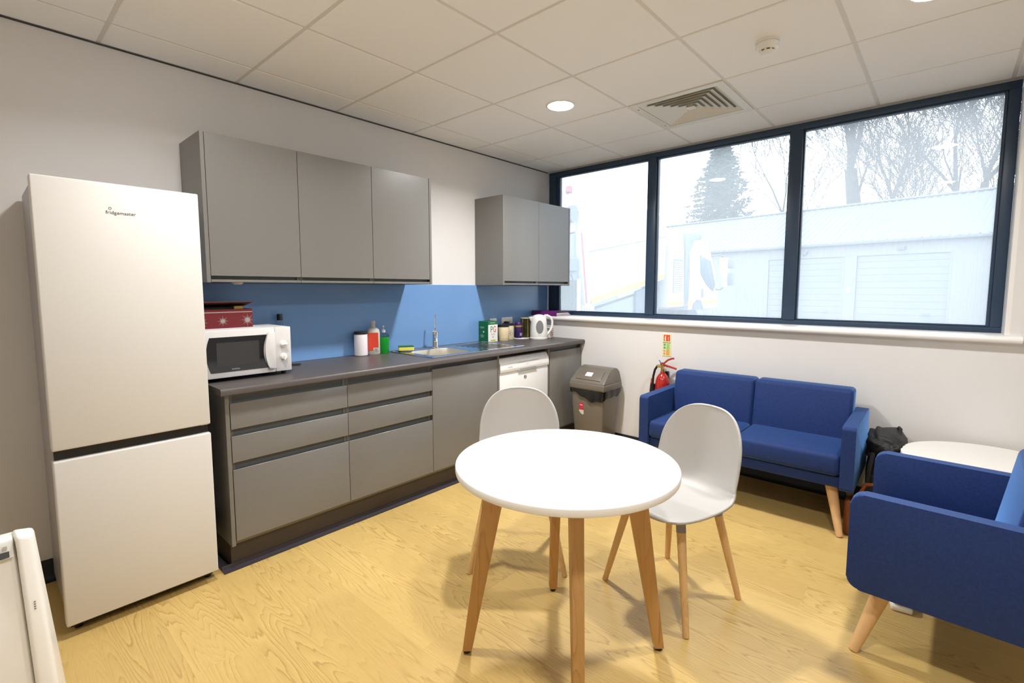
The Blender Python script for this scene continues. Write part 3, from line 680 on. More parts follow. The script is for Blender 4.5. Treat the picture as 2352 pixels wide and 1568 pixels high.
CREAM = mat('jar_cream', (0.74, 0.62, 0.40), 0.35, noise=0.08, nscale=30); LIDDK = mat('jar_lid_navy', (0.012, 0.014, 0.022), 0.3)
def jar(name, loc, r, h, mbody, mlid, label, cat, lid_h=0.02, knob=True, group=None):
    t = thing(name, label, cat, loc, 0, group)
    B().lathe([(0, 0), (r*0.96, 0), (r, 0.004), (r, h-0.004), (r*0.97, h), (0, h)], 28).obj('body', mbody, t)
    B().lathe([(0, h), (r*1.02, h), (r*1.02, h+lid_h*0.7), (r*0.9, h+lid_h), (0, h+lid_h)], 28).obj('lid', mlid, t)
    if knob: B().lathe([(0, h+lid_h), (0.010, h+lid_h), (0.008, h+lid_h+0.006), (0.011, h+lid_h+0.012), (0, h+lid_h+0.014)], 14).obj('knob', mlid, t)
    return t
t = jar('storage_jar', (0.105, -0.548, 0.9002), 0.052, 0.122, CREAM, LIDDK, 'cream storage jar with dark lid next to the tea box', 'jar', group='cream storage jars')
b = B()
for k_ in range(7):
    a_ = -0.95+0.22*k_; b.box(0.0523, 0.0527, -0.003, 0.003, 0.014, 0.016+0.004*(k_ % 2)); 
    for vtx in b.bm.verts[-8:] if hasattr(b.bm.verts, '__getitem__') and b.bm.verts.ensure_lookup_table() is None else []: vtx.co = Matrix.Rotation(a_, 3, 'Z') @ vtx.co
b.obj('printed_band', mat('jar_print_brown', (0.30, 0.20, 0.10), 0.5), t, smooth=False)
t = jar('storage_jar', (0.066, -0.436, 0.9002), 0.050, 0.126, mat('jar_cream_pale', (0.72, 0.64, 0.46), 0.35, noise=0.08, nscale=30), LIDDK, 'cream storage jar with drawn motif, behind the dark lidded jar', 'jar', group='cream storage jars')
b = B()
for k_, (a_, z_, s_) in enumerate(((-0.75, 0.065, 0.012), (-0.45, 0.078, 0.010), (-0.6, 0.045, 0.010), (-0.3, 0.055, 0.012))):
    c_ = Vector((0.0502*math.cos(a_), 0.0502*math.sin(a_), z_))
    tg = Vector((-math.sin(a_), math.cos(a_), 0))
    b.tube([c_+tg*s_*math.cos(q*PI/5)+Vector((0, 0, s_*math.sin(q*PI/5))) for q in range(10)], 0.0009, 4, True)
b.obj('drawn_motif', mat('jar_motif_grey', (0.22, 0.16, 0.15), 0.6), t)
t = tag(B().lathe([(0, 0), (0.082, 0), (0.085, 0.004), (0.082, 0.009), (0.05, 0.010), (0, 0.010)], 36).obj('round_tray', PLWHITE, loc=(0.112, -0.313, 0.9002)), 'round white tray under the dark purple jar and the gold tin', 'tray')
t = jar('coffee_jar', (0.118, -0.356, 0.9104), 0.036, 0.118, mat('coffee_purple_label', (0.035, 0.012, 0.095), 0.25, noise=0.3, nscale=50), mat('coffee_lid_purple', (0.045, 0.012, 0.11), 0.3), 'dark purple coffee jar left of the gold and black tin', 'jar', 0.024, False)
B().lathe([(0.0362, 0.100), (0.0366, 0.104), (0.0366, 0.112), (0.0362, 0.116)], 28).obj('gold_band', mat('gold_foil', (0.55, 0.36, 0.14), 0.3, metal=0.7), t)
B().box(0.030, 0.0375, -0.018, 0.006, 0.020, 0.046, 0.001, 1).obj('label_patch', mat('label_lilac', (0.30, 0.28, 0.45), 0.5, noise=0.4, nscale=200), t)
t = jar('tin', (0.130, -0.270, 0.9104), 0.046, 0.176, mat('tin_black_green', (0.030, 0.028, 0.012), 0.2, metal=0.4, noise=0.3, nscale=12), mat('tin_lid_cream', (0.62, 0.56, 0.36), 0.35), 'tall black and gold tin beside the white kettle', 'tin', 0.006, False)
for a_ in (-0.35, 0.25, -1.5):
    p = [(0.0463*math.cos(a_+d_), 0.0463*math.sin(a_+d_)) for d_ in (-0.16, -0.08, 0, 0.08, 0.16)] + [(0.0468*math.cos(a_+d_), 0.0468*math.sin(a_+d_)) for d_ in (0.16, 0.08, 0, -0.08, -0.16)]
    B().prism(p, 'z', 0.006, 0.170).obj('gold_stripe', mat('tin_gold_%d' % int(a_*100), (0.55, 0.42, 0.16), 0.25, metal=0.8), t)

# kettle
t = thing('kettle', 'white plastic kettle with oval water window on the worktop', 'kettle', (0.268, -0.243, 0.9002), 0.80)
n_ = 32
B().lathe([(0, 0), (0.080, 0), (0.083, 0.006), (0.083, 0.016), (0.080, 0.018), (0.081, 0.024), (0.080, 0.07), (0.075, 0.14), (0.069, 0.190), (0.062, 0.205), (0.045, 0.219), (0.02, 0.226), (0, 0.228)], n_).obj('body', PLWHITE, t)
# local +x is the handle side (towards the window), -x the spout, -y faces the room
B().tube([(0.050, 0, 0.214), (0.078, 0, 0.216), (0.108, 0, 0.200), (0.124, 0, 0.165), (0.124, 0, 0.120), (0.108, 0, 0.080), (0.084, 0, 0.048), (0.074, 0, 0.040)], [0.012, 0.012, 0.0115, 0.011, 0.011, 0.011, 0.0115, 0.013], 12).obj('handle', PLWHITE, t)
B().hexa([(-0.060, -0.028, 0.150), (-0.060, 0.028, 0.150), (-0.070, 0.010, 0.150), (-0.070, -0.010, 0.150), (-0.050, -0.030, 0.206), (-0.050, 0.030, 0.206), (-0.096, 0.010, 0.205), (-0.096, -0.010, 0.205)], 0.004, 2).obj('spout', PLWHITE, t)
def oval(u, v, d=0.0):
    a_ = 2*PI*u; rr = v
    x_ = 0.034*rr*math.cos(a_); z_ = 0.115+0.060*rr*math.sin(a_)
    prof = ((0.024, 0.081), (0.07, 0.080), (0.14, 0.075), (0.19, 0.069))
    R_ = 0.075
    for (za_, ra_), (zb_, rb_) in zip(prof, prof[1:]):
        if za_ <= z_ <= zb_: R_ = ra_+(rb_-ra_)*(z_-za_)/(zb_-za_)
    R_ += 0.0022*(1-rr*rr)+0.0012
    th = x_/0.075
    return (R_*math.sin(th), -R_*math.cos(th), z_)
B().grid(oval, 28, 6).obj('water_window', mat('kettle_window_grey', (0.20, 0.20, 0.21), 0.08), t)
b = B()
for k_ in range(6):
    th = -0.16+0.06*k_
    b.box(-0.0012, 0.0012, -0.0008, 0.0, 0.040, 0.0435)
    b.bm.verts.ensure_lookup_table()
    for vtx in b.bm.verts[-8:]: vtx.co = Vector((0.0815*math.sin(th)+vtx.co.x, -0.0815*math.cos(th)+vtx.co.y, vtx.co.z))
b.obj('wordmark', MATS['print_pale_grey'], t, smooth=False)

t = thing('cup', 'white cup with red pattern in the worktop corner behind the kettle', 'cup', (0.255, -0.062, 0.9002))
B().lathe([(0, 0.002), (0.026, 0.002), (0.030, 0.0), (0.034, 0.09), (0.0355, 0.092), (0.0325, 0.090), (0.028, 0.006), (0, 0.006)], 24).obj('body', mat('cup_white', (0.78, 0.72, 0.70), 0.3, noise=0.2, nscale=40), t)
b = B()
for k_ in range(9):
    a_ = -1.6+0.28*k_; z_ = 0.03+0.018*((k_*2) % 3)
    b.sphere((0.0335*math.cos(a_), 0.0335*math.sin(a_), z_), 0.003, 0.003, 0.006, 6, 4)
b.obj('red_pattern', mat('cup_red', (0.55, 0.10, 0.10), 0.5), t)
t = thing('tumbler', 'small clear glass tumbler behind the kettle handle', 'glass', (0.195, -0.098, 0.9002))
B().lathe([(0, 0.0), (0.028, 0.0), (0.033, 0.085), (0.031, 0.085), (0.0265, 0.006), (0, 0.006)], 24).obj('body', CLEAR, t)

def socket(yc, zc, w, label):
    t = thing('wall_socket', label, 'socket', (0.0095, yc, zc), group='white wall sockets')
    B().box(0, 0.009, -w/2, w/2, -0.043, 0.043, 0.003, 2).obj('face_plate', PLWHITE, t)
    for s_ in ((-1, 1) if w > 0.1 else (0,)):
        B().box(0.0088, 0.0125, s_*0.018-0.006, s_*0.018+0.006, 0.012, 0.030, 0.001, 1).obj('switch', PLWHITE, t)
        for dy, dz, hh in ((0, 0.0, 0.005), (-0.011, -0.022, 0.003), (0.011, -0.022, 0.003)): B().box(0.0089, 0.0094, s_*0.036+dy-0.003, s_*0.036+dy+0.003, dz-hh, dz+hh).obj('pin_hole', BLACK, t, smooth=False)
socket(-0.40, 1.055, 0.146, 'white double wall socket above the storage jars'); socket(-0.585, 1.052, 0.086, 'white single wall socket beside the tea box')
b = B().box(-0.02, 0.02, -0.018, 0.018, -0.018, 0.016, 0.004, 2).obj('plug', BLACK, loc=(0.046, -0.44, 1.047)); tag(b, 'black plug in the double wall socket', 'plug')

# purple lever-arch binder lying on the sill
t = thing('binder', 'purple ring binder lying flat on the window sill corner', 'binder', (0.02, 0, 1.1042))
PUR = mat('binder_purple', (0.155, 0.018, 0.175), 0.4)
# spine faces the room; pages show at the right end
B().box(0.0, 0.30, -0.045, -0.041, 0.0, 0.046, 0.001, 1).obj('spine', PUR, t)
B().box(0.0, 0.30, -0.041, 0.205, 0.0, 0.003).obj('cover', PUR, t, smooth=False)
B().hexa([(0.0, -0.041, 0.043), (0.30, -0.041, 0.043), (0.30, 0.195, 0.036), (0.0, 0.195, 0.036), (0.0, -0.041, 0.046), (0.30, -0.041, 0.046), (0.30, 0.195, 0.039), (0.0, 0.195, 0.039)]).obj('cover', PUR, t, smooth=False)
PAPER = mat('paper_white', (0.80, 0.78, 0.76), 0.8)
for k_ in range(4): B().box(0.008, 0.296-0.006*(k_ % 2), -0.034, 0.190-0.01*k_, 0.004+0.007*k_, 0.0085+0.007*k_).obj('page_block', PAPER, t, smooth=False)

# ------------------------------------------------------------------ panel heater at the left edge
t = thing('panel_heater', 'white electric panel heater with small display at the left edge', 'heater', (1.30, -3.66, 0))
HW = PLWHITE
# local: y runs to the left (negative), x towards the room
B().hexa([(-0.085, -0.62, 0.10), (0.075, -0.62, 0.10), (0.075, -0.010, 0.10), (-0.085, 0.040, 0.10), (-0.07, -0.62, 0.712), (-0.012, -0.62, 0.712), (-0.012, -0.030, 0.712), (-0.07, -0.012, 0.712)], 0.010, 3).obj('casing', HW, t)
B().hexa([(-0.06, 0.006, 0.10), (0.090, -0.006, 0.10), (0.075, 0.040, 0.10), (-0.06, 0.062, 0.10), (-0.055, -0.030, 0.722), (0.004, -0.024, 0.722), (-0.004, 0.008, 0.708), (-0.055, 0.014, 0.716)], 0.010, 3).obj('end_cap', HW, t)
B().hexa([(-0.006, -0.40, 0.655), (0.008, -0.40, 0.645), (0.008, -0.029, 0.668), (-0.006, -0.029, 0.668), (-0.016, -0.40, 0.708), (-0.012, -0.40, 0.706), (-0.010, -0.029, 0.706), (-0.016, -0.029, 0.708)], 0.002, 1).obj('control_panel', mat('heater_panel_grey', (0.66, 0.66, 0.62), 0.4), t)
B().hexa([(0.002, -0.16, 0.668), (0.0095, -0.16, 0.664), (0.0085, -0.037, 0.672), (0.001, -0.037, 0.672), (-0.004, -0.16, 0.682), (0.004, -0.16, 0.682), (0.003, -0.037, 0.685), (-0.004, -0.037, 0.685)]).obj('display', mat('lcd_dark', (0.07, 0.075, 0.075), 0.2), t, smooth=False)
b = B()
for k_ in range(3): b.box(-0.004, 0.0, -0.048-0.022*k_, -0.040-0.022*k_, 0.690, 0.699)
b.obj('button', mat('heater_button_grey', (0.52, 0.52, 0.50), 0.5), t, smooth=False)
b = B()
for k_ in range(4): b.box(0.018, 0.0268-0.0007*k_, -0.002, 0.002, 0.520+0.006*k_, 0.5235+0.006*k_)
b.obj('small_print', MATS['print_pale_grey'], t, smooth=False)
for y_ in (-0.52, -0.06): B().box(-0.14, 0.06, y_-0.02, y_+0.02, 0.0, 0.102, 0.006, 2).obj('foot', HW, t)

# ------------------------------------------------------------------ round table
t = thing('round_table', 'round white cafe table with four splayed wooden legs', 'table', (2.058, -2.308, 0))
R = 0.400; TT = 0.7355
B().lathe([(0, TT-0.026), (R-0.004, TT-0.026), (R-0.001, TT-0.024), (R, TT-0.020), (R, TT-0.004), (R-0.0015, TT-0.0008), (R-0.004, TT), (0, TT)], 96).obj('tabletop', TABLEW, t)
B().lathe([(0, TT-0.052), (0.16, TT-0.052), (0.16, TT-0.0262), (0, TT-0.0262)], 32).obj('under_plate', SLEEVE, t)
feet = ((1.792, -2.558), (1.803, -2.040), (2.322, -2.064), (2.300, -2.566))
for fx, fy in feet:
    v_ = Vector((fx-2.058, fy-2.0*0-(-2.308), 0)); v_ = Vector((fx-2.058, fy+2.308, 0)); d_ = v_.normalized(); n_ = Vector((-d_.y, d_.x, 0))
    bo, bi = v_+d_*0.016, v_-d_*0.019
    to, ti = d_*0.285, d_*0.205
    w_ = 0.0175
    zt_ = TT-0.0265
    P_ = lambda a, s_, z_: (a.x+n_.x*s_, a.y+n_.y*s_, z_)
    B().hexa([P_(bi, -w_, 0.012), P_(bo, -w_, 0.012), P_(bo, w_, 0.012), P_(bi, w_, 0.012), P_(ti, -w_-0.003, zt_), P_(to, -w_-0.003, zt_), P_(to, w_+0.003, zt_), P_(ti, w_+0.003, zt_)], 0.003, 2).obj('leg', OAKLEG, t)
    B().lathe([(0, 0), (0.013, 0), (0.015, 0.004), (0.015, 0.012), (0, 0.012)], 14, (v_.x, v_.y, 0)).obj('foot_pad', BLACK, t)

# ------------------------------------------------------------------ shell chairs
def chair_profile():
    """(forward, height, half width) from the front lip to the top of the back"""
    pr = [(0.225, 0.428, 0.135), (0.223, 0.438, 0.165), (0.212, 0.445, 0.190), (0.185, 0.448, 0.210), (0.14, 0.446, 0.224), (0.08, 0.440, 0.231), (0.0, 0.436, 0.233), (-0.08, 0.438, 0.230), (-0.135, 0.450, 0.224),
          (-0.172, 0.475, 0.219), (-0.192, 0.510, 0.215), (-0.203, 0.55, 0.213)]
    zc, H_ = 0.60, 0.2165
    for k_ in range(13):
        a_ = PI/2*k_/12
        z_ = zc+H_*math.sin(a_)
        pr.append((-0.212-0.17*(z_-0.60)+0.10*(z_-0.60)**2, z_, max(0.0005, 0.2115*math.cos(a_)**0.66)))
    return pr
def make_chair(label):
    t = thing('dining_chair', label, 'chair', group='grey shell chairs at the round table')
    pr = chair_profile(); nv = len(pr)-1; nu = 20
    def surf(u, v):
        k_ = v*nv; i_ = min(int(k_+1e-9), nv-1); fr_ = k_-i_
        a, b_ = pr[i_], pr[i_+1]
        fy, z, hw = (a[q]+(b_[q]-a[q])*fr_ for q in range(3))
        s_ = 2*u-1
        seat = max(0.0, min(1.0, (0.50-z)/0.06)) if fy > -0.19 else 0.0
        back = 1-seat
        lift = 0.030*seat*abs(s_)**2.2*(0.3+0.7*max(0, min(1, (0.20-fy)/0.25)))
        wrap = 0.055*back*(s_*hw/0.215)**2.0
        corner = 0.05*max(0, 1-abs(fy+0.16)/0.10)*abs(s_)**3
        return (s_*hw, -(fy+wrap+corner*0.6), z+lift+corner*0.4)
    b = B().grid(surf, nu, nv*2)
    o = b.obj('shell', SHELL, t, angle=180)
    sd = o.modifiers.new('subdivide', 'SUBSURF'); sd.levels = 1; sd.render_levels = 1
    so = o.modifiers.new('thickness', 'SOLIDIFY'); so.thickness = 0.010; so.offset = 0
    # under-frame
    B().box(-0.135, 0.135, -0.135, 0.135, 0.405, 0.427, 0.010, 2).obj('under_frame', SLEEVE, t)
    for sx_, yf, xf, xt, yt in ((-1, -0.190, 0.228, 0.135, -0.125), (1, -0.190, 0.228, 0.135, -0.125), (-1, 0.205, 0.194, 0.120, 0.125), (1, 0.205, 0.194, 0.120, 0.125)):
        top = Vector((sx_*xt, yt, 0.425)); foot = Vector((sx_*xf, yf, 0.0)); d_ = foot-top
        lg = B().cyl(top+d_*0.10, foot, 0.0185, 0.0125, 18, 0.002).obj('leg', BEECH, t)
        B().cyl(top-d_*0.01, top+d_*0.115, 0.0195, 0.0192, 18, 0.001).obj('leg_sleeve', SLEEVE, t)
    return t
c1 = make_chair('grey plastic shell chair with beech legs, between the round table and the blue sofa')
fd = Vector((-0.110, -0.391)); mid = Vector((2.157, -1.876)); 
def place(o, front_mid, d):
    d = d.normalized(); c = front_mid-d*0.190
    o.location = (c.x, c.y, 0); o.rotation_euler = (0, 0, math.atan2(d.x, -d.y))
place(c1, mid, fd)
c2 = copy_tree(c1); c2['label'] = 'grey plastic shell chair behind the round table, in front of the dishwasher'
place(c2, Vector((1.607, -2.066)), Vector((0.63, -0.775)))

# ------------------------------------------------------------------ sofa and armchair
def make_sofa(name, label, cat, seats, sw, loc, rz):
    t = thing(name, label, cat, loc, rz)
    at_, D = (0.064, 0.615) if seats > 1 else (0.054, 0.625); ZS = 0.456 if seats > 1 else 0.424; CR = 0.020 if seats > 1 else 0.042; W_ = seats*sw+2*at_
    zb, za = 0.265, 0.622
    for s_ in (-1, 1):
        # arm: a flat upholstered slab with rounded corners in side view
        poly = rounded_rect(D, za-zb, CR, 5, 0, (za+zb)/2)
        xa = s_*(W_/2-at_); xb = s_*W_/2
        B().prism(poly, 'x', min(xa, xb), max(xa, xb), 0.010, 3).obj('arm', FABRIC, t, angle=50)
        b = B()
        for xx in (xa+s_*0.006, xb-s_*0.006):
            pass
    b = B().box(-W_/2+at_+0.001, W_/2-at_-0.001, -D/2+0.030, D/2-0.02, zb+0.005, 0.335, 0.010, 2); b.obj('seat_frame', FABRIC, t)
    for k_ in range(seats):
        x0 = -W_/2+at_+k_*sw; x1 = x0+sw
        def puff(co, x0=x0, x1=x1):
            u = (co.x-x0)/(x1-x0)*2-1; w = (co.y+D/2)/(D-0.16)*2-1
            z = co.z
            if z > ZS-0.03: z += 0.012*(1-min(1, abs(u))**4)*(1-min(1, abs(w))**4)
            return (co.x, co.y, z)
        b = B().box(x0+0.002, x1-0.002, -D/2+0.004, D/2-0.15, 0.337, ZS, 0.026, 4)
        b.warp(puff).obj('seat_cushion', FABRIC, t, angle=60)
        b = B().box(x0+0.002, x1-0.002, -0.075, 0.075, 0.0, 0.385, 0.026, 4)
        def lean(co): return (co.x, co.y+0.16*co.z+D/2-0.165, co.z*0.985+0.372)
        b.warp(lean).obj('back_cushion', FABRIC, t, angle=60)
    B().hexa([(-W_/2+at_+0.004, D/2-0.07, zb+0.01), (W_/2-at_-0.004, D/2-0.07, zb+0.01), (W_/2-at_-0.004, D/2-0.01, zb+0.01), (-W_/2+at_+0.004, D/2-0.01, zb+0.01), (-W_/2+at_+0.004, D/2-0.04, 0.62), (W_/2-at_-0.004, D/2-0.04, 0.62), (W_/2-at_-0.004, D/2-0.0, 0.62), (-W_/2+at_+0.004, D/2-0.0, 0.62)], 0.008, 2).obj('back_frame', FABRIC, t)
    for sx_ in (-1, 1):
        for sy_ in (-1, 1):
            top = Vector((sx_*(W_/2-0.115), sy_*(D/2-0.11), zb+0.004)); foot = Vector((sx_*(W_/2-0.050), sy_*(D/2-0.030), 0.0))
            B().cyl(top, foot, 0.031, 0.0165, 20, 0.003).obj('leg', PALEBEECH, t)
    return t
make_sofa('sofa', 'blue two-seat upholstered sofa against the window wall', 'sofa', 2, 0.555, (2.119, -0.345, 0), 0.012)
make_sofa('armchair', 'blue upholstered armchair in the right foreground', 'armchair', 1, 0.555, (3.160, -1.305, 0), -PI/2-0.025)

# ------------------------------------------------------------------ coffee table beyond the armchair
t = thing('coffee_table', 'low round white table in the corner beyond the armchair', 'table', (3.280, -0.405, 0))
R = 0.365; TT = 0.500
B().lathe([(0, TT-0.025), (R-0.003, TT-0.025), (R, TT-0.022), (R, TT-0.003), (R-0.002, TT), (0, TT)], 72).obj('tabletop', TABLEW, t)
for k_ in range(4):
    a_ = PI/4+k_*PI/2
    B().cyl((0.15*math.cos(a_), 0.15*math.sin(a_), TT-0.0255), (0.25*math.cos(a_), 0.25*math.sin(a_), 0), 0.020, 0.013, 16).obj('leg', OAKLEG, t)

# bags between the sofa and the coffee table
def lump(name, c, rx, ry, rz, m, parent, seed, amp=0.12, n=28, mm=18, freq=5.0, power=0.75):
    rnd = random.Random(seed); ph = [(rnd.uniform(0, 6), rnd.uniform(0, 6), rnd.uniform(0.6, 1.6)) for _ in range(6)]
    b = B().sphere((0, 0, 0), 1, 1, 1, n, mm)
    def f(co):
        d_ = 1.0
        for a_, c_, q in ph: d_ += amp/3*math.sin(freq*q*co.x+a_)*math.cos(freq*q*co.z+c_+co.y*3*q)
        sg = lambda w: math.copysign(abs(w)**power, w)
        return (c[0]+rx*sg(co.x)*d_, c[1]+ry*sg(co.y)*d_, max(c[2]-rz, c[2]+rz*sg(co.z)*d_))
    return b.warp(f).obj(name, m, parent, angle=180)
BAGBLK = mat('black_nylon', (0.012, 0.012, 0.013), 0.6, noise=0.2, nscale=30, bump=0.5, bscale=30)
t = thing('backpack', 'black backpack wedged between the sofa and the low round table', 'bag', (2.840, -0.235, 0))
lump('main_body', (0, 0, 0.225), 0.080, 0.185, 0.225, BAGBLK, t, 3, 0.10, power=0.55)
lump('top_flap', (-0.002, 0.0, 0.470), 0.086, 0.205, 0.068, BAGBLK, t, 5, 0.22, freq=6, power=0.6)
lump('front_pocket', (0.0, -0.185, 0.20), 0.062, 0.045, 0.130, BAGBLK, t, 8, 0.10, power=0.6)
B().tube([(-0.04, -0.185, 0.45), (-0.05, -0.215, 0.38), (-0.055, -0.22, 0.28), (-0.05, -0.20, 0.10)], 0.012, 8).obj('strap', BAGBLK, t)
B().tube([(0.03, 0.12, 0.51), (0.05, 0.10, 0.550), (0.06, 0.05, 0.552), (0.06, 0.01, 0.52)], 0.008, 8).obj('grab_handle', BAGBLK, t)
BROWN = mat('tan_leather', (0.17, 0.048, 0.010), 0.35, noise=0.25, nscale=12, bump=0.2, bscale=120)
t = thing('handbag', 'tan brown leather handbag on the floor beside the sofa leg', 'bag', (2.845, -0.520, 0))
def hb(co):
    k_ = 1.0-0.25*(co.z/0.20)**2
    return (co.x*1.0, co.y*k_*(1+0.08*math.sin(co.z*40)), co.z)
B().box(-0.150, 0.150, -0.055, 0.055, 0.0, 0.205, 0.024, 4).warp(hb).obj('body', BROWN, t, angle=60)
B().tube([(-0.075, -0.038, 0.20), (-0.080, -0.03, 0.25), (-0.060, -0.02, 0.300), (0.0, -0.02, 0.315), (0.05, -0.03, 0.27), (0.065, -0.038, 0.20)], 0.010, 10).obj('handle', BROWN, t)
B().box(-0.008, 0.008, -0.050, -0.041, 0.15, 0.175, 0.002, 1).obj('buckle', mat('buckle_metal', (0.6, 0.5, 0.35), 0.3, metal=1.0), t)
# trainer under the armchair
t = thing('trainer', 'white trainer with black stripes on the floor under the armchair', 'shoe', (2.972, -1.062, 0), -1.42)
def shoe(co): return (co.x, co.y*(0.75+0.25*math.cos((co.x+0.02)*9)), co.z)
B().box(-0.13, 0.13, -0.045, 0.045, 0.0, 0.026, 0.010, 3).warp(shoe).obj('sole', PLWHITE, t, angle=60)
def upper(co):
    k_ = (co.x+0.13)/0.26
    return (co.x*0.97, co.y*(0.72+0.22*math.cos((co.x+0.02)*9)), 0.0262+(co.z-0.0262)*(1.0-0.62*max(0, k_-0.3)/0.7))
B().box(-0.13, 0.13, -0.042, 0.042, 0.0262, 0.095, 0.020, 4).warp(upper).obj('upper', mat('trainer_white', (0.70, 0.66, 0.60), 0.6), t, angle=60)
for k_ in range(3):
    x_ = -0.05+0.035*k_
    B().hexa([(x_, -0.0415, 0.028), (x_+0.014, -0.0415, 0.028), (x_+0.014, 0.0415, 0.028), (x_, 0.0415, 0.028), (x_+0.012, -0.033, 0.078-0.010*k_), (x_+0.026, -0.033, 0.078-0.010*k_), (x_+0.026, 0.033, 0.078-0.010*k_), (x_+0.012, 0.033, 0.078-0.010*k_)]).obj('stripe', BLACK, t, smooth=False)

# ------------------------------------------------------------------ swing bin
BINM = mat('bin_grey_plastic', (0.150, 0.132, 0.110), 0.32, noise=0.04, nscale=20, bump=0.05, bscale=300)
t = thing('swing_bin', 'grey plastic swing-lid bin with black liner next to the end cupboard', 'bin', (0.862, -0.208, 0))
B().hexa([(-0.130, -0.108, 0), (0.130, -0.108, 0), (0.130, 0.108, 0), (-0.130, 0.108, 0), (-0.162, -0.138, 0.535), (0.162, -0.138, 0.535), (0.162, 0.138, 0.535), (-0.162, 0.138, 0.535)], 0.018, 3).obj('body', BINM, t)
LINER = mat('bin_liner_black', (0.006, 0.006, 0.007), 0.18, bump=1.0, bscale=60)
b = B(); NB = 96
ringv = []
base = rounded_rect(0.338, 0.290, 0.022, 5)
def per(u):   # point on rounded rect perimeter
    k_ = u*len(base); i_ = int(k_) % len(base); f_ = k_-int(k_)
    a, c = Vector(base[i_]), Vector(base[(i_+1) % len(base)])
    return a.lerp(c, f_)
# resample by length
Ls = [0]; 
for i_ in range(len(base)): Ls.append(Ls[-1]+(Vector(base[(i_+1) % len(base)])-Vector(base[i_])).length)
def perl(s_):
    s_ = s_ % Ls[-1]
    for i_ in range(len(base)):
        if Ls[i_] <= s_ <= Ls[i_+1]:
            return Vector(base[i_]).lerp(Vector(base[(i_+1) % len(base)]), (s_-Ls[i_])/max(1e-9, Ls[i_+1]-Ls[i_]))
    return Vector(base[0])
def liner(u, v):
    p = perl(u*Ls[-1]); s_ = u*Ls[-1]
    hem = 0.462+0.022*math.sin(s_*9.7+2.2)+0.014*math.sin(s_*19.4+1)+0.006*math.sin(s_*58)
    z = 0.548+(hem-0.548)*v
    bul = 1.0+0.012*math.sin(PI*v)+0.010*v*math.sin(s_*70)
    return (p.x*bul, p.y*bul, z)
B().grid(liner, NB, 6).obj('liner', LINER, t, angle=80)
lid = B()
lid.hexa([(-0.174, -0.150, 0.520), (0.174, -0.150, 0.520), (0.174, 0.150, 0.520), (-0.174, 0.150, 0.520), (-0.172, -0.148, 0.580), (0.172, -0.148, 0.580), (0.172, 0.148, 0.580), (-0.172, 0.148, 0.580)], 0.014, 3)
lid.obj('lid_rim', BINM, t)
# domed lid: steep sides, sloping front, rounded ridge near the back
prof = [(-0.146, 0.572), (-0.140, 0.590), (-0.040, 0.668), (0.005, 0.694), (0.050, 0.702), (0.095, 0.694), (0.130, 0.660), (0.146, 0.572)]
lb = B().prism(prof, 'x', -0.170, 0.170, 0.010, 2)
def taper(co):
    k_ = max(0, (co.z-0.572)/0.13); return (co.x*(1-0.10*k_), co.y, co.z)
lb.warp(taper).obj('lid_hood', BINM, t, angle=40)
sl = math.atan2(0.668-0.590, 0.100)
fl_ = B().box(-0.118, 0.118, -0.052, 0.058, 0.0, 0.007, 0.004, 2).obj('flap', BINM, t, loc=(0, -0.082, 0.634), rot=(sl, 0, 0))
B().box(-0.032, 0.032, -0.022, 0.022, 0.0, 0.001).obj('sticker', mat('sticker_white', (0.80, 0.74, 0.70), 0.6, noise=0.1, nscale=150), fl_, smooth=False, loc=(-0.012, 0.008, 0.0071))
tl_ = math.atan2(0.030, 0.535)
st = B().prism([(-0.022, -0.030), (0.022, -0.030), (0.022, 0.030), (-0.022, 0.030)], 'y', -0.0006, 0.0006).obj('sticker_red', mat('sticker_red', (0.52, 0.03, 0.07), 0.4), t, smooth=False, loc=(-0.055, -0.1295, 0.375), rot=(tl_, 0, 0))
B().prism([(-0.022, 0.0), (0.022, 0.0), (0.022, -0.034), (0.012, -0.040), (-0.006, -0.032), (-0.022, -0.014)], 'y', -0.0005, 0.0005).obj('sticker_foot', mat('sticker_pale', (0.60, 0.58, 0.52), 0.5), t, smooth=False, loc=(-0.055, -0.1272, 0.343), rot=(tl_, 0, 0))
b = B()
for k_ in range(5): b.box(-0.014+0.006*k_, -0.010+0.006*k_, -0.0002, 0.0004, -0.003, 0.003+0.002*(k_ % 2))
b.obj('sticker_lettering', PLWHITE, t, smooth=False, loc=(-0.055, -0.1305, 0.385), rot=(tl_, 0, 0))

# ------------------------------------------------------------------ fire extinguisher and its sign
EXR = mat('extinguisher_red', (0.38, 0.020, 0.013), 0.18, coat=0.4)
t = thing('fire_extinguisher', 'red fire extinguisher hung on the wall behind the sofa arm', 'extinguisher', (1.402, -0.080, 0))
B().lathe([(0, 0.33), (0.052, 0.33), (0.056, 0.338), (0.056, 0.60), (0.053, 0.632), (0.044, 0.660), (0.030, 0.682), (0.020, 0.692), (0.018, 0.705), (0, 0.705)], 32).obj('cylinder', EXR, t)
B().lathe([(0.0565, 0.44), (0.0568, 0.445), (0.0568, 0.565), (0.0565, 0.57)], 32).obj('label_band', mat('extinguisher_label', (0.38, 0.02, 0.015), 0.4, noise=0.3, nscale=120), t)
B().lathe([(0.0566, 0.40), (0.057, 0.402), (0.057, 0.438), (0.0566, 0.44)], 32).obj('black_band', BLACK, t)
BRASS = mat('brass', (0.60, 0.42, 0.14), 0.25, metal=1.0)
B().cyl((0, 0, 0.705), (0, 0, 0.765), 0.016, 0.014, 16).obj('valve', BRASS, t)
B().cyl((-0.012, 0, 0.742), (-0.042, -0.008, 0.748), 0.011, 0.013, 14).obj('outlet', BRASS, t)
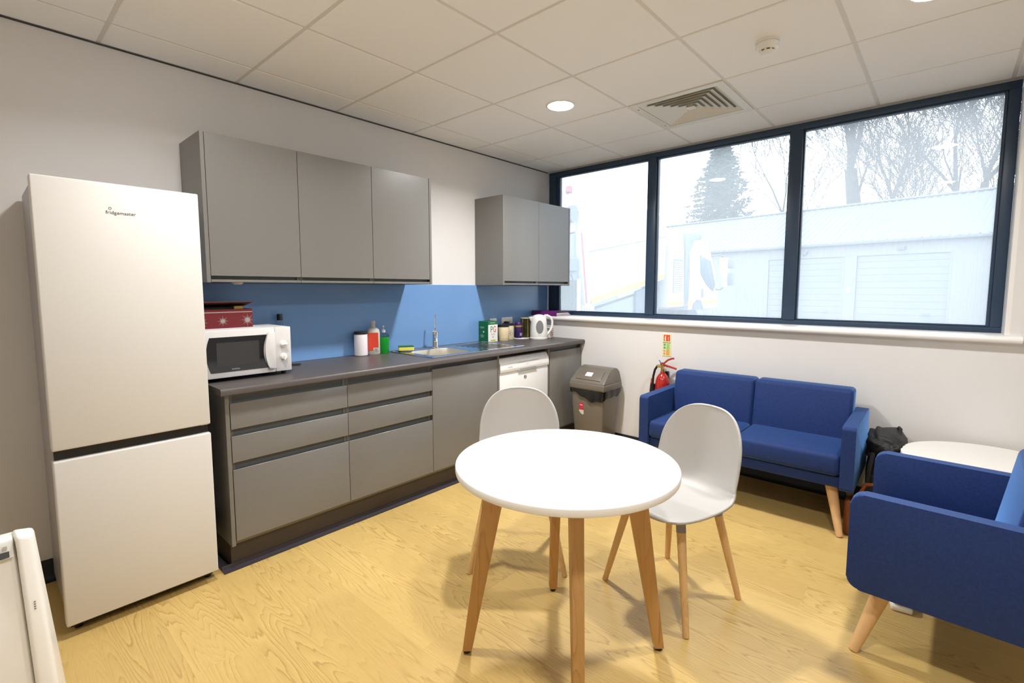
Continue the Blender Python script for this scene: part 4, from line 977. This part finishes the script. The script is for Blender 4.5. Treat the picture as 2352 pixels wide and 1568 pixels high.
B().tube([(-0.020, 0, 0.768), (0.01, 0, 0.772), (0.04, 0, 0.800), (0.075, 0, 0.815), (0.090, 0, 0.816)], 0.0075, 8).obj('operating_lever', EXR, t)
B().tube([(-0.018, 0, 0.760), (0.012, 0, 0.758), (0.06, 0, 0.748), (0.112, 0, 0.736)], 0.0085, 8).obj('carry_handle', EXR, t)
B().cyl((0.024, 0.0, 0.735), (0.030, -0.022, 0.735), 0.016, 0.016, 20).obj('gauge', CHROME, t)
B().tube([(-0.040, -0.008, 0.748), (-0.060, -0.012, 0.715), (-0.072, -0.014, 0.66), (-0.075, -0.014, 0.60)], 0.009, 10).obj('hose', BLACK, t)
B().cyl((-0.075, -0.014, 0.60), (-0.082, -0.014, 0.36), 0.019, 0.030, 18).obj('horn', BLACK, t)
B().cyl((-0.084, -0.006, 0.64), (-0.088, -0.004, 0.59), 0.010, 0.012, 12).obj('horn_grip', mat('horn_grip_red', (0.45, 0.05, 0.02), 0.4), t)
B().tube([(-0.012, -0.006, 0.772), (-0.02, -0.010, 0.785), (-0.028, -0.01, 0.795)], 0.004, 8).obj('safety_tag', mat('tag_blue', (0.05, 0.20, 0.60), 0.4), t)
B().tube([(-0.028, -0.01, 0.795), (-0.045, -0.012, 0.82), (-0.062, -0.014, 0.850)], 0.0011, 6).obj('tag_tail', mat('tag_tail_clear', (0.55, 0.62, 0.65), 0.3), t)
B().box(-0.02, 0.02, 0.05, 0.0795, 0.62, 0.70, 0.003, 1).obj('wall_bracket', BLACK, t)
t = thing('fire_sign', 'small luminous fire extinguisher sign on the wall above the extinguisher', 'sign', (1.395, 0, 0.910))
B().box(-0.036, 0.036, -0.003, -0.0005, -0.092, 0.088, 0.0008, 1).obj('plate', mat('sign_luminous', (0.74, 0.72, 0.38), 0.5), t)
SR = mat('sign_red', (0.68, 0.05, 0.02), 0.5); SG = mat('sign_green', (0.10, 0.36, 0.13), 0.5); SLG = mat('sign_pale_green', (0.36, 0.62, 0.22), 0.5); SO = mat('sign_orange', (0.72, 0.42, 0.12), 0.5); SCR = mat('sign_cream', (0.78, 0.72, 0.48), 0.5)
B().box(-0.026, 0.026, -0.0036, -0.003, 0.030, 0.081).obj('red_panel', SR, t, smooth=False)
b = B(); b.box(-0.018, -0.006, -0.0041, -0.0036, 0.034, 0.064); b.box(-0.015, -0.009, -0.0041, -0.0036, 0.064, 0.074); b.box(-0.010, -0.003, -0.0041, -0.0036, 0.070, 0.073); b.obj('extinguisher_pictogram', SCR, t, smooth=False)
b = B()
for k_ in range(4): b.tube([(0.014+0.004*math.cos(q*PI/3+k_), -0.0039, 0.038+0.009*k_+0.004*math.sin(q*PI/3+k_)) for q in range(5)], 0.0012, 4)
b.obj('hand_pictogram', SCR, t, smooth=False)
B().box(-0.030, 0.030, -0.0036, -0.003, 0.014, 0.022).obj('black_strip', mat('sign_black', (0.03, 0.07, 0.03), 0.5), t, smooth=False)
b = B()
for k_ in range(9): b.box(-0.025+0.0058*k_, -0.0215+0.0058*k_, -0.0040, -0.0036, 0.016, 0.020)
b.obj('strip_lettering', SCR, t, smooth=False)
B().box(-0.003, 0.026, -0.0036, -0.003, -0.036, 0.010).obj('green_panel', SLG, t, smooth=False)
B().box(-0.003, 0.026, -0.0036, -0.003, -0.084, -0.038).obj('orange_panel', SO, t, smooth=False)
for k_, z_ in enumerate((-0.008, -0.032)): B().box(-0.026, -0.009, -0.0036, -0.003, z_, z_+0.017).obj('green_symbol', SG, t, smooth=False)
for k_, z_ in enumerate((-0.049, -0.072)):
    b = B().tube([(-0.0175+0.0075*math.cos(q*PI/6), -0.0034, z_+0.0075*math.sin(q*PI/6)) for q in range(12)], 0.0013, 4, True); b.tube([(-0.023, -0.0034, z_+0.005), (-0.012, -0.0034, z_-0.005)], 0.0012, 4); b.obj('prohibition_symbol', SR, t)
b = B()
for k_ in range(8): b.box(0.0, 0.022-0.003*(k_ % 3), -0.0040, -0.0036, 0.004-0.011*k_-0.0012, 0.004-0.011*k_+0.0012)
b.obj('small_print', mat('sign_print', (0.25, 0.35, 0.10), 0.6), t, smooth=False)

# ------------------------------------------------------------------ ceiling fittings
def downlight(x, y, label):
    t = thing('downlight', label, 'ceiling light', (x, y, CEIL), group='round ceiling downlights')
    return t
proto = None
for (x_, y_, watts, lab) in ((1.160, -1.141, 28.0, 'round recessed ceiling light nearest the window corner'), (2.960, -1.141, 13.0, 'round recessed ceiling light at the top right of the picture'),
                      (1.160, -2.941, 13.5, 'round recessed ceiling light above the drawer units'), (2.960, -2.941, 15.0, 'round recessed ceiling light just in front of the camera')):
    if proto is None:
        proto = downlight(x_, y_, lab)
        b = B().lathe([(0.079, -0.0015), (0.080, -0.004), (0.086, -0.005), (0.092, -0.0035), (0.0935, -0.0003), (0.079, -0.0003)], 40); b.obj('trim_ring', PLWHITE, proto)
        b = B().lathe([(0, -0.0120), (0.040, -0.0112), (0.066, -0.0085), (0.0788, -0.0045), (0.0788, -0.0004), (0, -0.0004)], 40); b.obj('diffuser', LAMP, proto)
        ld = bpy.data.lights.new('lamp', 'AREA'); ld.shape = 'DISK'; ld.size = 0.156; ld.energy = watts; ld.color = LAMP_COL; ld.spread = LAMP_SPREAD
        lo_ = bpy.data.objects.new('lamp', ld); COL.objects.link(lo_); lo_.parent = proto; lo_.location = (0, 0, -0.0135)
    else:
        o = copy_tree(proto); o.location = (x_, y_, CEIL); o['label'] = lab
        for ch in o.children:
            if ch.type == 'LIGHT': ch.data = ch.data.copy(); ch.data.energy = watts
# air diffuser with four-way louvres
cx_, cy_ = (xs[3]+xs[4])/2, (ys[1]+ys[2])/2
DIFW = mat('diffuser_cream', (0.70, 0.68, 0.60), 0.4)
t = thing('air_diffuser', 'square louvred air diffuser in the ceiling grid by the window', 'vent', (cx_, cy_, CEIL))
b = B(); o_, i_ = 0.292, 0.245
for x0, x1, y0, y1 in ((-o_, o_, -o_, -i_), (-o_, o_, i_, o_), (-o_, -i_, -i_, i_), (i_, o_, -i_, i_)): b.box(x0, x1, y0, y1, -0.002, 0.012)
b.obj('frame', DIFW, t, smooth=False)
B().box(-0.25, 0.25, -0.25, 0.25, 0.022, 0.0225).obj('plenum', mat('plenum_dark', (0.50, 0.50, 0.46), 0.9), t, smooth=False)
for k_ in range(6):
    ro = 0.243-0.036*k_; ri = ro-0.032
    b = B()
    # each louvre ring: sloping blade, low on the inside edge to the outside edge
    for q in range(4):
        rot = Matrix.Rotation(q*PI/2, 3, 'Z')
        pts = [(-ro, -ro, 0.0), (ro, -ro, 0.0), (ri, -ri, 0.015), (-ri, -ri, 0.015)]
        lo = [b.bm.verts.new(rot @ Vector(p)) for p in pts]; hi = [b.bm.verts.new(rot @ (Vector(p)+Vector((0, 0, 0.0022)))) for p in pts]
        b.bm.faces.new(lo[::-1]); b.bm.faces.new(hi)
        for e in range(4): b.bm.faces.new((lo[e], lo[(e+1) % 4], hi[(e+1) % 4], hi[e]))
    b.obj('louvre', DIFW, t, smooth=False)
B().hexa([(-0.027, -0.027, 0.0), (0.027, -0.027, 0.0), (0.027, 0.027, 0.0), (-0.027, 0.027, 0.0), (-0.012, -0.012, 0.02), (0.012, -0.012, 0.02), (0.012, 0.012, 0.02), (-0.012, 0.012, 0.02)]).obj('centre_plate', DIFW, t, smooth=False)
for sx_, sy_ in ((-1, -1), (-1, 1)): B().cyl((sx_*0.268, sy_*0.20, -0.004), (sx_*0.268, sy_*0.20, -0.001), 0.006, n=10).obj('screw', mat('screw_rust_%d' % sy_, (0.45, 0.25, 0.18), 0.5), t)
# smoke detector
t = thing('smoke_detector', 'white round smoke detector on the ceiling', 'detector', (2.360, -1.141, CEIL))
B().lathe([(0, 0), (0.052, 0), (0.052, -0.012), (0.046, -0.014), (0.046, -0.017), (0, -0.017)], 36).obj('base', PLWHITE, t)
B().lathe([(0, -0.018), (0.050, -0.018), (0.0505, -0.030), (0.047, -0.038), (0.036, -0.041), (0.034, -0.043), (0, -0.043)], 36).obj('body', PLWHITE, t)
B().lathe([(0, -0.052), (0.032, -0.052), (0.033, -0.050), (0.028, -0.062), (0.018, -0.067), (0, -0.068)], 36).obj('nose', PLWHITE, t)
B().lathe([(0, -0.043), (0.026, -0.043), (0.026, -0.052), (0, -0.052)], 24).obj('sensor_mesh', DGREY, t)
for k_ in range(8):
    a_ = k_*PI/4
    B().box(-0.004, 0.004, -0.002, 0.002, -0.053, -0.042).obj('strut', PLWHITE, t, smooth=False, loc=(0.030*math.cos(a_), 0.030*math.sin(a_), 0), rot=(0, 0, a_+PI/2))

# ------------------------------------------------------------------ outdoors
GZ = -0.15
ASPH = mat('wet_asphalt', (0.10, 0.11, 0.12), 0.6, noise=0.3, nscale=2)
struct(B().box(-45, 45, 0.42, 60, GZ-0.2, GZ).obj('ground_yard', ASPH, smooth=False))
# warehouse: wall plane from (-6.6, 25.16) to (4.09, 23.31)
wa = Vector((-6.60, 25.16)); wb = Vector((4.086, 23.309)); wd = (wb-wa).normalized()
t = thing('warehouse', 'pale metal-clad warehouse with two wide doors across the yard', 'building', (wa.x, wa.y, GZ), math.atan2(wd.y, wd.x))
CLAD = mat('cladding_pale_blue', (0.150, 0.155, 0.168), 0.5); ROOF = mat('roof_grey_blue', (0.110, 0.120, 0.132), 0.55); DOORM = mat('door_pale_blue', (0.132, 0.142, 0.160), 0.5); GUT = mat('gutter_grey', (0.07, 0.085, 0.11), 0.5)
EA, RI, DEP = 3.66, 6.05, 4.6
X0w, X1w = -16.0, 22.0
DR = ((2.45, 5.88), (6.44, 9.74))
def corr(x0, x1, z0, z1, name, m):     # corrugated sheet facing -y
    b = B(); n = int((x1-x0)/0.10); pts = []
    for i in range(n+1):
        x = x0+(x1-x0)*i/n; pts.append((x, 0.0 if i % 2 == 0 else -0.030))
    poly = pts+[(x1, 0.12), (x0, 0.12)]
    return b.prism(poly, 'z', z0, z1).obj(name, m, t, smooth=False)
corr(X0w, DR[0][0], 0, 3.04, 'wall_cladding', CLAD); corr(DR[0][1], DR[1][0], 0, 3.04, 'wall_cladding', CLAD); corr(DR[1][1], X1w, 0, 3.04, 'wall_cladding', CLAD); corr(X0w, X1w, 3.04, EA, 'wall_cladding', CLAD)
for a, b_ in DR:
    d = B().box(a, b_, 0.06, 0.11, 0, 3.04).obj('door', DOORM, t, smooth=False)
    for k_ in range(10): B().box(a, b_, 0.045, 0.0595, 0.05+0.3*k_, 0.32+0.3*k_, 0.01, 1).obj('slat', DOORM, d, smooth=False)
    B().box(b_-0.75, b_-0.55, 0.0, 0.045, 0.35, 0.45).obj('handle', GUT, d, smooth=False)
    B().box(a-0.06, a, -0.03, 0.06, 0, 3.08).obj('jamb', CLAD, d, smooth=False); B().box(b_, b_+0.06, -0.03, 0.06, 0, 3.08).obj('jamb', CLAD, d, smooth=False)
b = B(); n = int((X1w-X0w)/0.30)
poly = []
for i in range(n+1):
    x = X0w+(X1w-X0w)*i/n; poly += [(x, 0.0), (x+0.05, 0.05), (x+0.10, 0.05), (x+0.15, 0.0)]
V0_ = [b.bm.verts.new((x, -0.25, EA+0.02+h)) for x, h in poly]; V1_ = [b.bm.verts.new((x, DEP, RI+h)) for x, h in poly]
for i in range(len(poly)-1): b.bm.faces.new((V0_[i], V0_[i+1], V1_[i+1], V1_[i]))
rf = b.obj('roof', ROOF, t, smooth=False); so = rf.modifiers.new('thickness', 'SOLIDIFY'); so.thickness = 0.04
B().box(X0w, X1w, DEP-0.15, DEP+0.15, RI+0.02, RI+0.10).obj('ridge', ROOF, t, smooth=False)
B().box(X0w, X1w, -0.33, -0.20, EA-0.10, EA+0.03, 0.02, 1).obj('gutter', GUT, t)
B().box(X0w, X1w, 0.12, 6.2, 0, EA).obj('inner_block', CLAD, t, smooth=False)
for x_ in (4.2, 8.1): B().box(x_-0.12, x_+0.12, -0.16, -0.03, 3.22, 3.36, 0.01, 1).obj('wall_lamp', GUT, t)
for x_ in (6.16, -1.0): B().box(x_-0.06, x_+0.06, -0.10, -0.03, 1.35, 1.6).obj('wall_box', APPL, t, smooth=False)

# refuse lorry parked end-on to the window
t = thing('lorry', 'white refuse lorry with yellow stripe parked outside the window', 'lorry', (-2.45, 4.6, GZ))
LW = mat('lorry_white', (0.36, 0.36, 0.36), 0.45); LG = mat('lorry_grey', (0.10, 0.12, 0.15), 0.5); LY = mat('lorry_yellow', (0.36, 0.20, 0.02), 0.45); LD = mat('lorry_dark', (0.06, 0.08, 0.11), 0.5); LR = mat('lorry_red', (0.30, 0.06, 0.08), 0.5)
WD = -2.35
def side(poly, x0, x1, name, m, bev=0.0): return B().prism(poly, 'x', x0, x1, bev, 2).obj(name, m, t)
side([(0.20, 1.16), (3.72, 1.76), (3.80, 3.02), (3.55, 3.34), (0.0, 3.55), (-0.12, 3.0)], WD, 0.0, 'body', LW, 0.03)
side([(0.24, 1.20), (3.66, 1.79), (3.66, 1.90), (0.24, 1.31)], 0.0, 0.012, 'stripe', LY)
side([(0.15, 2.26), (3.70, 2.84), (3.70, 2.855), (0.15, 2.275)], 0.0, 0.012, 'crease', LG)
side([(-0.16, 3.45), (0.04, 3.0), (0.22, 1.05), (0.02, 1.05), (-0.24, 2.2), (-0.26, 3.0)], WD-0.03, 0.03, 'tailgate_frame', LW, 0.02)
side([(-0.95, 2.45), (-0.25, 2.62), (-0.02, 1.20), (-0.55, 1.10), (-0.95, 1.35)], WD+0.05, -0.05, 'tailgate', mat('tailgate_blue_grey', (0.15, 0.18, 0.22), 0.5), 0.02)
side([(-0.20, 2.62), (-0.155, 2.62), (0.06, 1.22), (0.015, 1.22)], 0.031, 0.045, 'red_marking', LR)
side([(-1.0, 3.35), (-0.30, 3.42), (-0.22, 2.64), (-0.95, 2.5)], WD+0.05, -0.04, 'hopper', LW, 0.03)
B().cyl((-0.02, -0.48, 2.95), (0.06, -0.48, 2.95), 0.16, n=20).obj('hopper_pivot', LG, t)
B().box(-0.04, 0.03, -0.55, -0.28, 1.85, 2.12, 0.02, 1).obj('control_box', LG, t)
B().box(-0.05, 0.04, -0.62, -0.50, 3.34, 3.46, 0.01, 1).obj('beacon', LR, t)
B().tube([(0.02, -0.5, 1.8), (0.05, -0.42, 1.6), (0.05, -0.38, 1.4), (0.03, -0.36, 1.2)], 0.02, 8).obj('hydraulic_hose', LD, t)
side([(0.3, 1.02), (0.3, 0.72), (3.3, 0.72), (3.3, 1.50), (2.5, 1.36)], -0.35, -0.15, 'chassis_skirt', mat('skirt_blue_grey', (0.15, 0.18, 0.21), 0.5))
side([(2.35, 1.45), (3.55, 1.65), (3.55, 0.75), (2.35, 0.75)], -0.14, -0.08, 'chassis_dark_panel', LD)  # dark panel below the front of the body
B().box(-1.6, -0.75, 0.2, 7.2, 0.62, 0.88).obj('chassis', LD, t)
for y_ in (1.6, 6.05):
    for x_ in (-0.33, WD+0.33):
        w_ = B().cyl((x_-0.15, y_, 0.50), (x_+0.15, y_, 0.50), 0.50, n=32, bev=0.03).obj('wheel', LD, t)
        B().cyl((x_+0.12, y_, 0.50), (x_+0.165, y_, 0.50), 0.27, n=24, bev=0.01).obj('hub', LG, w_)
# equipment box between body and cab, with louvred grille
side([(3.86, 1.02), (4.96, 1.02), (4.86, 2.60), (4.70, 3.06), (3.98, 3.10), (3.94, 2.5)], -0.75, 0.02, 'side_locker', LW, 0.02)
side([(3.90, 1.08), (4.92, 1.08), (4.92, 1.17), (3.90, 1.17)], 0.021, 0.03, 'stripe', LY)
g = B().box(0.018, 0.026, 4.18, 4.78, 1.42, 2.30).obj('grille', LG, t, smooth=False)
for k_ in range(14): B().hexa([(0.024, 4.20, 1.44+0.06*k_), (0.05, 4.20, 1.43+0.06*k_), (0.05, 4.76, 1.43+0.06*k_), (0.024, 4.76, 1.44+0.06*k_), (0.024, 4.20, 1.475+0.06*k_), (0.032, 4.20, 1.475+0.06*k_), (0.032, 4.76, 1.475+0.06*k_), (0.024, 4.76, 1.475+0.06*k_)]).obj('slat', LW, g, smooth=False)
side([(5.00, 1.0), (5.30, 1.0), (5.34, 1.9), (5.28, 2.55), (5.62, 2.92), (6.10, 2.95), (6.16, 3.08), (5.6, 3.12), (5.02, 3.04)], -0.60, 0.0, 'air_intake', LG, 0.02)
side([(5.36, 0.90), (7.70, 0.90), (7.76, 1.5), (7.55, 1.9), (6.98, 2.64), (6.10, 2.93), (5.60, 2.90), (5.34, 2.50)], WD+0.05, -0.02, 'cab', LW, 0.04)
side([(6.10, 2.50), (6.92, 2.36), (7.36, 1.66), (7.22, 1.44), (6.70, 1.62), (6.18, 1.95)], -0.019, 0.0, 'side_window', mat('cab_glass', (0.05, 0.085, 0.115), 0.2), 0.004)
side([(6.98, 2.58), (7.06, 2.56), (7.58, 1.92), (7.72, 1.5), (7.66, 1.48), (7.50, 1.88)], WD+0.1, -0.03, 'windscreen', MATS['cab_glass'])
side([(5.40, 1.08), (7.66, 1.08), (7.68, 1.16), (5.40, 1.16)], -0.019, -0.008, 'stripe', LY)
side([(5.60, 0.9), (5.70, 1.10), (5.95, 1.20), (6.25, 1.16), (6.45, 0.9)], -0.018, 0.0, 'wheel_arch', LD)
side([(6.28, 1.25), (6.44, 1.25), (6.44, 1.52), (6.28, 1.52)], -0.018, 0.0, 'door_handle', LG, 0.01)
B().box(0.10, 0.36, 7.36, 7.50, 1.55, 2.48, 0.03, 2).obj('mirror', LW, t)
B().box(0.36, 0.52, 7.38, 7.50, 2.15, 2.42, 0.02, 2).obj('mirror_glass', LG, t); B().box(0.36, 0.52, 7.38, 7.50, 1.62, 2.02, 0.02, 2).obj('mirror_glass', LG, t)
B().tube([(-0.02, 7.0, 2.52), (0.12, 7.3, 2.56), (0.24, 7.42, 2.50)], 0.025, 8).obj('mirror_arm', LD, t); B().tube([(-0.02, 7.5, 1.50), (0.12, 7.45, 1.48), (0.24, 7.42, 1.56)], 0.02, 8).obj('mirror_arm', LD, t)
B().box(-0.02, 0.03, 5.22, 5.42, 1.02, 1.14, 0.01, 1).obj('side_marker', LY, t); B().box(-0.02, 0.02, 3.95, 4.2, 0.70, 0.82, 0.01, 1).obj('side_marker', LY, t)

# pale crate and board just outside the glass
t = thing('notice_board', 'pale grey-green board with dark scribble leaning outside the left pane', 'board', (-0.405, 1.2, GZ))
B().hexa([(-0.22, -0.02, 0), (0.115, -0.02, 0), (0.115, 0.02, 0), (-0.22, 0.02, 0), (-0.23, 0.03, 1.62), (0.085, 0.03, 1.62), (0.085, 0.07, 1.62), (-0.23, 0.07, 1.62)], 0.006, 1).obj('panel', mat('board_grey_green', (0.012, 0.022, 0.014), 0.6), t)
B().hexa([(0.116, -0.022, 0), (0.140, -0.022, 0), (0.140, 0.022, 0), (0.116, 0.022, 0), (0.086, 0.028, 1.63), (0.108, 0.028, 1.63), (0.108, 0.072, 1.63), (0.086, 0.072, 1.63)]).obj('edge_strip', mat('board_edge_white', (0.75, 0.75, 0.70), 0.5), t)
b = B(); rnd = random.Random(4)
for k_ in range(3):
    x_ = -0.05+0.05*k_; z_ = 1.56; pts_ = []
    for q in range(14): pts_.append((x_+rnd.uniform(-0.012, 0.012), -0.024+0.05*z_/1.62, z_)); z_ -= 0.022
    b.tube(pts_, 0.0028, 4)
b.obj('scribble', LD, t)
t = thing('small_crate', 'small cream crate beside the pale board outside the left pane', 'crate', (-0.215, 1.32, GZ))
B().box(-0.055, 0.055, -0.05, 0.05, 0, 1.30, 0.004, 1).obj('panel', mat('crate_cream', (0.30, 0.27, 0.18), 0.6), t)
for k_ in range(3): B().box(-0.045+0.033*k_, -0.022+0.033*k_, -0.056, -0.0505, 1.0, 1.29).obj('slat', MATS['crate_cream'], t, smooth=False)

# trees behind the warehouse
BARK = mat('bark_grey', (0.045, 0.043, 0.040), 0.9, noise=0.4, nscale=6)
def bare_tree(x, y, h, r, label, seed, trunks=1, lean=0.0, depth=6, bole=0.36):
    rnd = random.Random(seed)
    t = thing('bare_tree', label, 'tree', (x, y, GZ), 0, 'bare winter trees behind the warehouse')
    tr = B(); br = B()
    def grow(p, d, L, rad, lv):
        steps = 3 if lv < 4 else 2; pts = [p.copy()]; rs = [rad]
        for s in range(steps):
            d = (d+Vector((rnd.uniform(-.17, .17), rnd.uniform(-.17, .17), rnd.uniform(-.02, .12)))).normalized()
            p = p+d*L/steps; pts.append(p.copy()); rs.append(max(0.015, rad*(1-0.40*(s+1)/steps)))
        if lv == 0: rs = [rad, rad*0.86, rad*0.72, rad*0.55]
        (tr if lv == 0 else br).tube(pts, rs, 8 if lv == 0 else (5 if lv < 3 else 3))
        if lv >= depth: return
        n = 5 if lv == 0 else (4 if lv in (1, 2) else 3)
        for k in range(n):
            q = pts[-1] if k < 2 else pts[rnd.choice(range(1, len(pts)))]
            ax = Vector((rnd.uniform(-1, 1), rnd.uniform(-1, 1), rnd.uniform(-.3, .6)))
            nd = (d*1.0+ax*rnd.uniform(0.45, 0.95)).normalized()
            grow(q, nd, (h*0.26 if lv == 0 else L)*rnd.uniform(0.62, 0.84), max(0.017, rs[-1]*(rnd.uniform(0.50, 0.78) if k < 2 else rnd.uniform(0.28, 0.5))), lv+1)
    for k in range(trunks):
        a = 2*PI*k/max(1, trunks)
        grow(Vector((0.35*(trunks > 1)*math.cos(a), 0.35*(trunks > 1)*math.sin(a), 0)), Vector((lean+0.14*(trunks > 1)*math.cos(a), 0.1*(trunks > 1)*math.sin(a), 1)).normalized(), h*bole, r, 0)
    tr.obj('trunk', BARK, t, smooth=False); br.obj('branches', BARK, t, smooth=False)
bare_tree(-1.85, 36.0, 19.0, 0.62, 'thick bare tree above the warehouse in the right pane, left of centre', 11, 1, 0.0, 6, 0.50)
bare_tree(2.05, 36.5, 19.0, 0.36, 'slanting bare tree in the middle of the right pane', 23, 2, -0.10, 6, 0.40)
bare_tree(4.30, 35.5, 19.0, 0.32, 'bare tree at the right edge of the window view', 31, 2, 0.08, 6, 0.40)
bare_tree(-6.0, 38.0, 16.0, 0.20, 'slender bare tree seen beside the centre mullion', 47, 1, 0.04, 5, 0.45)
bare_tree(0.20, 41.0, 14.0, 0.18, 'thin distant bare tree between the two larger trees', 53, 1, 0.02, 5, 0.45)
# conifer
t = thing('conifer', 'broad evergreen conifer above the warehouse roof in the middle pane', 'tree', (-10.6, 35.5, GZ))
B().cyl((0, 0, 0), (0, 0, 12.3), 0.30, 0.03, 10).obj('trunk', BARK, t)
rnd = random.Random(9); br = B(); fo = B()
for k in range(230):
    z = 3.4+8.9*(k/229.0)**0.9; a = k*2.399; top = (z-3.4)/9.0
    Lr = (3.3*math.sqrt(max(0.0, 1-top**1.7))*(0.55+0.45*(1-top))+0.15)*rnd.choice((0.62, 0.85, 1.0, 1.12))*rnd.uniform(0.85, 1.05)
    p0 = Vector((0, 0, z)); d = Vector((math.cos(a), math.sin(a), 0.10)).normalized()
    p1 = p0+d*Lr*0.6+Vector((0, 0, -0.05*Lr)); p2 = p0+d*Lr+Vector((0, 0, -0.12*Lr))
    br.tube([p0, p1, p2], [0.05, 0.03, 0.012], 4)
    for m_ in range(22):
        f_ = rnd.uniform(0.18, 1.0); q = p0.lerp(p2, f_)+Vector((rnd.uniform(-.16, .16), rnd.uniform(-.16, .16), rnd.uniform(-.14, .10)))
        nd = (d*rnd.uniform(0.2, 1)+Vector((rnd.uniform(-1, 1), rnd.uniform(-1, 1), rnd.uniform(-.5, .3)))).normalized()
        L_ = rnd.uniform(0.22, 0.50)
        fo.cyl(q, q+nd*L_, rnd.uniform(0.06, 0.12), 0.012, 4)
br.obj('branches', BARK, t, smooth=False); o = fo.obj('foliage', mat('conifer_green', (0.040, 0.058, 0.052), 0.9, noise=0.4, nscale=3), t, smooth=False); o['kind'] = 'stuff'
